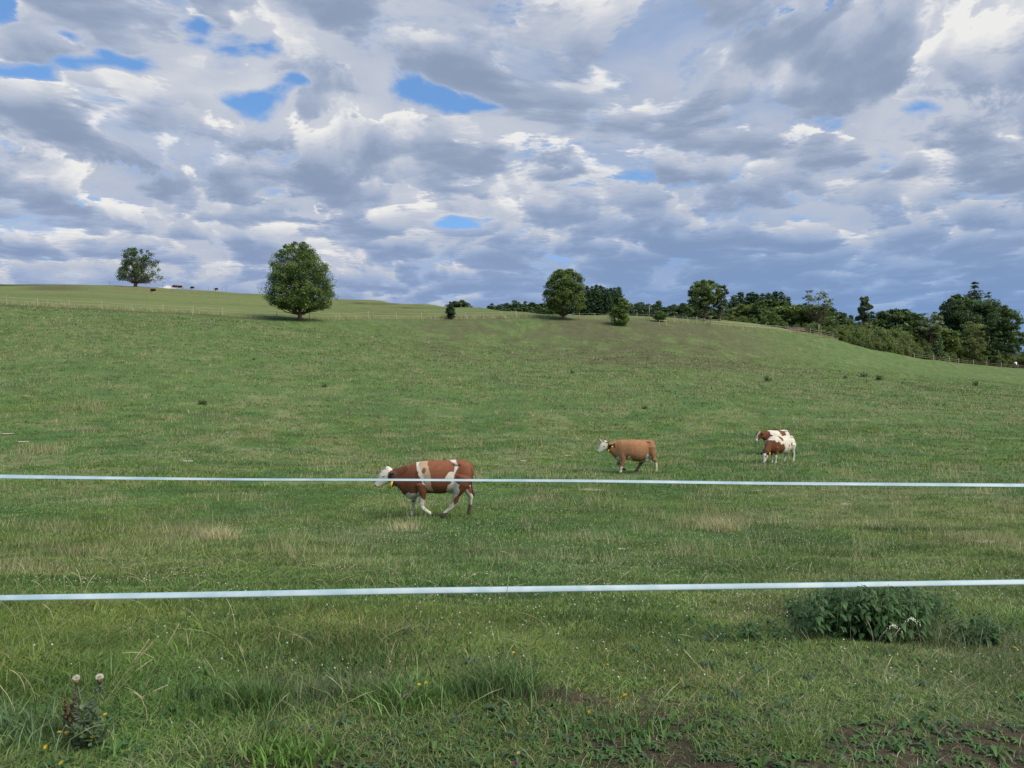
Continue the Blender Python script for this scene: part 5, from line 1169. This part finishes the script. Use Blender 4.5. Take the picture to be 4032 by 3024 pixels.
# yellow hawkbit flowers at their places
def petals(r, n, seed, closed=False):
    rs = random.Random(seed); a = Acc()
    for ring_, (rr, up_) in enumerate(((r, .25 if not closed else 1.6), (r*.7, .5 if not closed else 1.9))):
        for i in range(n):
            t = 2*math.pi*(i+.5*ring_)/n+rs.gauss(0, .08); d = np.array([math.cos(t), math.sin(t), 0]); s = np.array([-d[1], d[0], 0]); u = np.array([0, 0, 1]); k_ = .35 if closed else 1
            a.add([s*rr*.08, -s*rr*.08, d*rr*.8*k_+u*rr*up_-s*rr*.16, d*rr*.8*k_+u*rr*up_+s*rr*.16, d*rr*k_+u*rr*(up_+.05)], [[0, 1, 2, 3]], [[3, 2, 4]], np.array([.66, .47, .03])*(.85+.3*rs.random()))
    V, Q = tubes([([(0, 0, -.35*r), (0, 0, .2*r)], [.18*r, .3*r])], 6); a.add(V, Q, None, (.70, .50, .03)); return a.mesh('flower_head')
M_petal = leafy('petals', .3, .5, 1, .2, 20, .08)
HEADS = [petals(.013, 12, 1), petals(.013, 12, 2), petals(.012, 9, 3, True)]
def flower(px, py, h, kind, label, r=1.0, name='yellow_flower', cat='flower', group='yellow flowers in the foreground'):
    p = hit(px, py, h); t = thing(name, label, cat, p, 0, group)
    lean = (rng.normal()*.01, rng.normal()*.01); V, Q = tubes([(stem_pts((-lean[0], -lean[1], 0), (0, 0, h), .004, 5), [.0016]*5)], 5); obj('stem', mesh_np('stem', V, Q), M_stem, t)
    o = obj('flower_head', HEADS[kind], M_petal, t); o.location = (0, 0, h); o.scale = (r,)*3; o.rotation_euler = (rng.normal()*.3+.3, rng.normal()*.3, 0); return t
for px, py, h, kd, r, lb in ((235, 2885, .08, 0, 1.2, 'left yellow flower of the pair low beside the thistle'), (262, 2887, .08, 1, 1.2, 'right yellow flower of the pair low beside the thistle'), (365, 2903, .07, 0, 1.3, 'yellow flower right of the thistle foot'),
        (180, 2942, .06, 1, 1.2, 'yellow flower left of the thistle, over the bare patch'), (242, 3005, .05, 0, 1.4, 'lowest yellow flower, at the bottom left edge'), (415, 2813, .10, 1, 1.2, 'yellow flower beside the leaning straw stalks'),
        (2462, 2738, .13, 0, 1.5, 'largest open yellow flower in the trio right of centre'), (2442, 2757, .12, 2, 1.5, 'closed yellow bud in the middle of the trio'), (2402, 2760, .11, 2, 1.1, 'small closed yellow bud left of the trio'),
        (2322, 2803, .08, 0, 1.2, 'single yellow flower below and left of the trio'), (2762, 2695, .12, 2, 1.2, 'closed yellow bud on its own, right of the trio'), (2022, 2570, .10, 0, 1.1, 'small yellow flower above the grass arch near the centre'),
        (3440, 2658, .26, 2, 1.4, 'closed yellow bud on a long stem below the nettles'), (3997, 2552, .16, 0, 1.5, 'yellow flower at the right edge above the dark weeds'), (1678, 2690, .10, 1, 1.3, 'right yellow flower of the pair in the central green tuft'),
        (1650, 2697, .10, 0, 1.1, 'left yellow flower of the pair in the central green tuft'), (2042, 2965, .05, 1, 1.0, 'tiny yellow flower low at the bottom centre'), (2392, 2617, .08, 0, .9, 'faint yellow flower above the trio')):
    flower(px, py, h, kd, lb, r*.65)
# purple clover heads
def puff(r, col, seed, n=260, squash=1.0):
    g = np.random.default_rng(seed); D = g.normal(size=(n, 3)); D /= np.linalg.norm(D, axis=1, keepdims=True); D[:, 2] *= squash
    A = np.cross(D, g.normal(size=(n, 3))); A /= np.linalg.norm(A, axis=1, keepdims=True); a = Acc()
    V = np.stack([D*r*.15-A*r*.10, D*r*.15+A*r*.10, D*r*(.8+.35*g.random((n, 1)))], 1).reshape(-1, 3); a.add(V, None, np.arange(3*n).reshape(-1, 3), np.repeat(np.array(col)*(.75+.5*g.random((n, 1))), 3, 0)); return a.mesh('flower_head')
PUR = puff(.012, (.30, .13, .26), 4)
for px, py, h, lb in ((1612, 2707, .12, 'upper purple clover head in the central green tuft'), (1597, 2740, .10, 'lower purple clover head in the central green tuft'), (2622, 2822, .07, 'purple clover head in the weedy ground right of centre'), (2030, 3008, .05, 'purple clover head at the bottom edge near the centre'), (1218, 2878, .06, 'dull purple clover head left of centre near the bottom')):
    p = hit(px, py, h); t = thing('clover_flower', lb, 'flower', p, 0, 'purple clover heads'); V, Q = tubes([(stem_pts((0, 0, 0), (0, 0, h), .004, 5), [.0015]*5)], 5); obj('stem', mesh_np('stem', V, Q), M_stem, t)
    o = obj('flower_head', PUR, M_petal, t); o.location = (0, 0, h)
# thistle with two woolly heads
WOOL = puff(.016, (.74, .70, .68), 6, 700, .9)
def leafy_stalk(a, b, n, L, col, acc, seed, wdt=.25):
    rs = random.Random(seed); a = np.array(a, float); b = np.array(b, float)
    for i in range(n):
        t = rs.random()**.8; c = a+(b-a)*t; an = rs.random()*6.28; d = np.array([math.cos(an), math.sin(an)*.8, rs.uniform(-.5, 1.3)]); s = np.array([-d[1], d[0], 0]); l = L*(1.1-.6*t)*(.6+.7*rs.random())
        acc.add([c, c+d*l*.5+s*l*wdt, c+d*l, c+d*l*.5-s*l*wdt], [[0, 1, 2, 3]], None, np.array(col)*(.65+.7*rs.random()))
def thistle():
    base = hit(345, 2955); t = thing('thistle', 'grey-green thistle with two woolly pinkish seed heads at the lower left', 'thistle', base)
    d = base.y; lf = Acc(); st = []
    for i, (px, py) in enumerate(((300, 2680), (392, 2676))):
        x = (px-CX)/F*d; z = ZC+(HY-py)/F*d; top = Vector((x, d, z))-base; st.append((stem_pts((0.0, 0, 0), top, .008, 8, (1, 0, 0)), np.linspace(.005, .0025, 8)))
        leafy_stalk((0, 0, 0), tuple(top*0.93), 95, .050, (.13, .18, .10), lf, 60+i)
        o = obj('seed_head', WOOL, M_petal, t); o.location = top+Vector((0, 0, .012)); o.rotation_euler = (0, 0, i*2); o.scale = (1, 1, .95) if i == 0 else (1.15, 1.1, 1)
        V, Q = tubes([([top+Vector((0, 0, -.018)), top+Vector((0, 0, -.004)), top+Vector((0, 0, .006))], [.005, .011, .009])], 8); obj('calyx', mesh_np('calyx', V, Q), M_brown, t)
    for i in range(7):
        an = i*.9; top = (math.cos(an)*.09, math.sin(an)*.06, .10+.02*(i % 3)); st.append((stem_pts((0, 0, 0), top, .02, 6), np.linspace(.003, .0015, 6))); leafy_stalk((0, 0, 0), top, 26, .05, (.10, .16, .075), lf, 80+i, .25)
    V, Q = tubes(st, 6); obj('stem', mesh_np('stem', V, Q), M_stem, t); obj('leaves', lf.mesh('leaves'), M_weed, t)
    base = hit(268, 2915); k_ = thing('dock_plant', 'dried reddish-brown dock stalk standing left of the thistle', 'dock', base); lf = Acc(); st = []
    d = base.y
    for i, (px, py) in enumerate(((302, 2700), (255, 2760), (320, 2770))):
        x = (px-CX)/F*d; z = ZC+(HY-py)/F*d; top = Vector((x, d, z))-base; st.append((stem_pts((0, 0, 0), top, .008, 8, (1, 0, 0)), np.linspace(.004, .002, 8))); leafy_stalk(tuple(top*.2), tuple(top), 110, .020, (.15, .085, .05), lf, 90+i, .4)
    V, Q = tubes(st, 6); obj('stem', mesh_np('stem', V, Q), M_brown, k_); obj('seeds', lf.mesh('seeds'), M_weed, k_)
thistle()
# single tall grass stalks
def stalk(px0, py0, px1, py1, bow, label, m=None, r=.0016, head=.35, headr=2.2, group='tall single grass stalks'):
    base = hit(px0, py0); d = base.y; k_ = thing('grass_stalk', label, 'grass stalk', base, 0, group)
    top = Vector(((px1-CX)/F*d, d, ZC+(HY-py1)/F*d))-base; pts = stem_pts((0, 0, 0), top, bow, 12, (-top.z, 0, top.x)/(np.linalg.norm([top.x, top.z])+1e-6) if True else None)
    V, Q = tubes([(pts, np.linspace(r, r*.6, 12)*.8)], 5); obj('stem', mesh_np('stem', V, Q), m or M_straw, k_)
    n = max(2, int(12*(1-head))); hp = np.array(pts)[n:]
    if len(hp) > 2:
        hp2 = np.array([hp[0]+(hp[-1]-hp[0])*t for t in np.linspace(0, 1, 14)]) if bow == 0 else np.array([np.array([np.interp(t, np.linspace(0, 1, len(hp)), hp[:, q]) for q in range(3)]) for t in np.linspace(0, 1, 14)])
        rr = r*headr*(np.sin(np.linspace(.15, math.pi-.1, 14))*.6+.5)*(1+.35*np.cos(np.arange(14)*2.2)); V, Q = tubes([(hp2, rr)], 6); obj('seed_head', mesh_np('seed_head', V, Q), m or M_straw, k_)
stalk(395, 2790, 588, 2516, .0, 'leftmost leaning straw stalk with a fine seed head, right of the thistle')
stalk(405, 2782, 603, 2528, .01, 'second leaning straw stalk, just right of the leftmost one')
stalk(432, 2770, 600, 2597, .02, 'shorter leaning straw stalk with its tip bent over')
stalk(545, 2740, 706, 2455, .0, 'tallest leaning straw stalk of the group right of the thistle')
stalk(540, 2840, 490, 2705, -.06, 'straw stalk arched over like a hook among the leaning stalks', head=0)
stalk(440, 2800, 660, 2697, .0, 'low slanting straw stalk crossing behind the hooked one', head=.3)
stalk(1588, 2480, 1591, 2288, .0, 'upright stalk with a plump pale seed head poking over the lower tape', M_straw, .0014, .15, 4.0)
stalk(1985, 2620, 2005, 2250, .01, 'very thin upright stalk crossing the lower tape near the centre', M_straw, .0012, .3, 1.8)
stalk(3797, 2470, 3808, 2352, .0, 'upright stalk with an orange-tan seed head right of the nettles', M_straw, .0016, .25, 3)
stalk(1068, 2700, 1100, 2490, .0, 'upright reddish-tipped stalk in the grass left of centre', M_straw, .0014, .25, 2.4)
stalk(1545, 2640, 1518, 2440, .01, 'thin pale stalk behind the central green tuft', M_straw, .0013, .25, 2.4)
stalk(1950, 2730, 1912, 2540, -.01, 'bent dry stalk at the tall tuft in the centre', M_straw, .0018, .0)
stalk(2830, 2690, 2690, 2555, .01, 'slanting pale stalk leaning left below the young nettles', M_straw, .0018, .3)
stalk(2852, 2720, 2858, 2585, .0, 'short upright stalk below the young nettles', M_straw, .0014, .3)
stalk(3610, 2480, 3528, 2392, .0, 'thin stalk with a small white tip leaning left across the nettles', M_stem, .0016, .0)
stalk(2062, 2700, 2230, 2640, .05, 'long green blade arching to the right near the centre', M_stem, .002, .0)
stalk(3432, 2990, 3440, 2662, .0, 'long green flower stem rising straight below the nettles', M_stem, .0014, .0)
# white yarrow heads before the nettles
YAR = Acc(); g_ = np.random.default_rng(3)
for i in range(34):
    q = g_.normal(size=2)*.016; ico = np.array([[0, 0, 1], [1, 0, 0], [0, 1, 0], [-1, 0, 0], [0, -1, 0], [0, 0, -1.0]])*.0042; YAR.add(ico+np.array([q[0], q[1], g_.normal()*.004-(q@q)*14]), None, [[0, 1, 2], [0, 2, 3], [0, 3, 4], [0, 4, 1], [5, 2, 1], [5, 3, 2], [5, 4, 3], [5, 1, 4]], (.82, .82, .80))
YM = YAR.mesh('flower_head')
for px, py, h, lb in ((3520, 2464, .20, 'lower left white yarrow cluster in front of the nettles'), (3592, 2436, .24, 'upper right white yarrow cluster in front of the nettles')):
    p = hit(px, py, h); t = thing('yarrow', lb, 'flower', p, 0, 'white yarrow by the nettles'); V, Q = tubes([(stem_pts((.01, 0, 0), (0, 0, h), .006, 6), [.002]*6)]+[(stem_pts((0, 0, h*.8), (math.cos(a_)*.02, math.sin(a_)*.02, h*.99), 0, 3), [.001]*3) for a_ in range(6)], 5); obj('stem', mesh_np('stem', V, Q), M_stem, t)
    o = obj('flower_head', YM, M_petal, t); o.location = (0, 0, h); lf = Acc(); leafy_stalk((0, 0, 0), (0, 0, h*.9), 40, .04, (.09, .14, .06), lf, px, .12); obj('leaves', lf.mesh('leaves'), M_weed, t)
# coarse tufts
def tuft(px, py, n, h, spread, col, label, name='grass_tuft', w_=.006, lean=.5, group=None, cat='grass tuft'):
    p = hit(px, py); g = np.random.default_rng(px*7+py); k_ = max(1.0, p.y/8); P = np.c_[g.normal(size=n)*spread, g.normal(size=n)*spread*.6, np.zeros(n)-.01]; P[:, 2] += height(P[:, 0]+p.x, P[:, 1]+p.y)-p.z
    hh = h*(.5+.7*g.random(n)); an = g.random(n)*6.28; C = np.array(col)*(.6+.8*g.random((n, 1))); a = Acc()
    a.add(*blades(P, hh, np.full(n, w_*k_), np.c_[np.cos(an), np.sin(an)]*(hh*lean*(.4+g.random(n)))[:, None], g.random(n)*3.14, C)); o = obj(name, a.mesh(name), M_grass); o.location = p
    tag(o, label, cat if spread < .2 else None, group, 'stuff' if spread >= .2 else None)
tuft(1560, 2770, 500, .17, .14, (.12, .21, .06), 'bright green grass tuft with purple clovers near the centre', lean=.9)
tuft(1380, 2620, 450, .13, .28, (.055, .115, .035), 'dark leafy grass clump behind the bright central tuft')
tuft(1960, 2740, 420, .24, .12, (.10, .16, .06), 'tall grey-green grass tuft just left of the image centre line bottom', lean=.6)
tuft(940, 2790, 420, .15, .22, (.06, .125, .035), 'dark green tuft over the bare earth at lower left')
tuft(1010, 2790, 460, .16, .06, (.11, .18, .06), 'light green tuft right of the bare earth at lower left')
tuft(1340, 2750, 420, .16, .16, (.13, .155, .085), 'greyish dry tuft left of the bright central tuft')
tuft(60, 2900, 420, .17, .16, (.12, .19, .085), 'blue-green grass tuft at the left edge of the foreground', lean=.8)
tuft(1120, 2990, 260, .10, .10, (.12, .22, .05), 'bright leafy tuft at the bottom edge left of centre', w_=.012)
tuft(3700, 2540, 520, .20, .22, (.13, .17, .085), 'pale tangled grass tuft at the right foot of the nettles', lean=.8)
tuft(2330, 2450, 380, .10, .30, (.055, .115, .035), 'dark lush patch of grass left of the nettles')
tuft(2450, 2880, 300, .10, .2, (.11, .19, .06), 'green grass tuft below the yellow trio')
tuft(850, 2125, 420, .30, .19, (.44, .41, .25), 'large pale dry grass tussock left of the walking cow', lean=.6, w_=.004)
tuft(2850, 2092, 420, .34, .19, (.42, .39, .24), 'large pale dry grass tussock below the tan cow, to the right', lean=.7, w_=.004)
tuft(1592, 2092, 260, .26, .14, (.44, .41, .25), 'small pale dry tussock directly under the walking cow', lean=.7, w_=.004)
# weed clumps far out in the pasture
def weed(px, py, h, label, w_=1.0):
    p = hit(px, py); k_ = p.y/F; hh = h*k_; g = random.Random(px); a = Acc(); st = []
    for i in range(26):
        b = (g.gauss(0, .3)*hh*w_, g.gauss(0, .2)*hh*w_, 0); t = (b[0]*1.5, b[1]*1.3, hh*(.6+.5*g.random())); st.append((stem_pts(b, t, 0, 3), [.012, .01, .006])); leafy_stalk(b, t, 14, hh*.26, (.110, .145, .095), a, px+i, .25)
    r_ = thing('weed_clump', label, 'weed', p, 0, 'dark weed clumps in the pasture'); obj('leaves', a.mesh('leaves'), M_weed, r_); V, Q = tubes(st, 4); obj('stems', mesh_np('stems', V, Q), M_stem, r_)
for px, py, h, w_, lb in ((3022, 1502, 22, .8, 'dark weed clump in mid-pasture, left of the three on the right slope'), (3405, 1486, 22, 1.3, 'low grey-green weed clump, left one of the close pair on the right slope'), (3463, 1497, 26, 1.1, 'taller weed clump, right one of the close pair on the right slope'), (3328, 1490, 12, 1, 'small weed clump left of the close pair on the right slope'),
        (2253, 1470, 14, 1, 'small dark weed at the foot of the bank in mid-picture'), (800, 1594, 26, 1.1, 'dark weed clump in the left half of the pasture'), (1278, 1525, 16, 1, 'small dark weed below the maple tree'), (2542, 1610, 14, 1, 'small dark weed in mid-pasture above the tan cow'), (3840, 1520, 22, .9, 'faint weed clump near the right edge of the pasture'), (1000, 1418, 10, 1, 'tiny dark weed on the upper left pasture')): weed(px, py, h, lb, w_)
# bare earth mounds and pale stones
def mound(px, py, wpx, col, label, flat=.18, name='earth_mound', cat='earth mound'):
    p = hit(px, py); w_ = wpx*p.y/F/2; bm = bmesh.new(); bmesh.ops.create_icosphere(bm, subdivisions=4, radius=1.0)
    for v in bm.verts:
        n = 0.75+.5*float(fbm(np.array([v.co.x*1.4+px]), np.array([v.co.y*1.4+v.co.z]), 1.0, py, 3)[0]); v.co = Vector((v.co.x*w_*n, v.co.y*w_*.9*n, v.co.z*w_*flat*n*n))
    me = bpy.data.meshes.new(name); bm.to_mesh(me); bm.free(); o = obj(name, me, None); me.materials.append(solid(name, col, .95, 30, .35, .01)); o.location = p; tag(o, label, cat, 'bare mounds in the pasture')
E1, E2, E3 = (.36, .31, .24), (.42, .40, .31), (.13, .07, .045)
for px, py, w_, c_, lb in ((1132, 2433, 48, E1, 'pale sandy mound with a hole under the lower tape at left'), (2450, 2162, 36, (.44, .42, .35), 'small pale mound below and right of the tan cow'), (30, 1709, 52, E1, 'brown-pink mound, upper of the two at the left edge'), (92, 1740, 46, E2, 'pale flat mound, lower of the two at the left edge'),
        (742, 1816, 42, E2, 'flat pale patch of earth at left behind the walking cow'), (2062, 1815, 30, E2, 'small pale patch between walking cow and tan cow, left one'), (2236, 1794, 30, E2, 'small pale patch nearest the tan cow head'), (2322, 1930, 95, (.22, .25, .12), 'long pale flat patch right of the walking cow'),
        (3335, 1986, 62, E2, 'thin pale streak of earth under the spotted cows, right one'), (2990, 1932, 34, E2, 'thin pale streak of earth under the spotted cows, left one'), (3005, 2364, 32, E3, 'reddish-brown dung patch left of the nettles'), (895, 1702, 22, E2, 'tiny pinkish patch in the left pasture'), (98, 1560, 26, E2, 'small pale mound near the left edge, upper pasture'),
        (3890, 2134, 90, (.30, .27, .20), 'flat brown patch at the far right under the upper tape'), (605, 2312, 40, (.34, .32, .24), 'low pale patch left just above the lower tape'), (2265, 1385, 18, E2, 'tiny pale stone on the brown bank under the round tree'), (3190, 1342, 22, E2, 'tiny pale stone on the right shoulder')):
    mound(px, py, w_, c_, lb, .10)

feet = Acc()
for c, n in ((c1, 420), (c2, 300), (c3, 160), (c4, 220)):
    x = c.location.x+rng.uniform(-1.05, 1.05, n); y = c.location.y+rng.normal(size=n)*.22-.12; hh = .06+.07*rng.random(n); an = rng.random(n)*6.28
    P = np.c_[x, y, height(x, y)-.01]; feet.add(*blades(P, hh, np.full(n, .012+c.location.y*.0004), np.c_[np.cos(an), np.sin(an)]*(hh*.5)[:, None], rng.normal(size=n)*.7, G_BASE[rng.integers(0, 5, n)]*(.55+.4*rng.random(n))[:, None], seg=1))
tag(obj('grass', feet.mesh('grass'), M_grass), 'grass blades rising round the hooves of the four near cows', 'grass', kind='stuff')
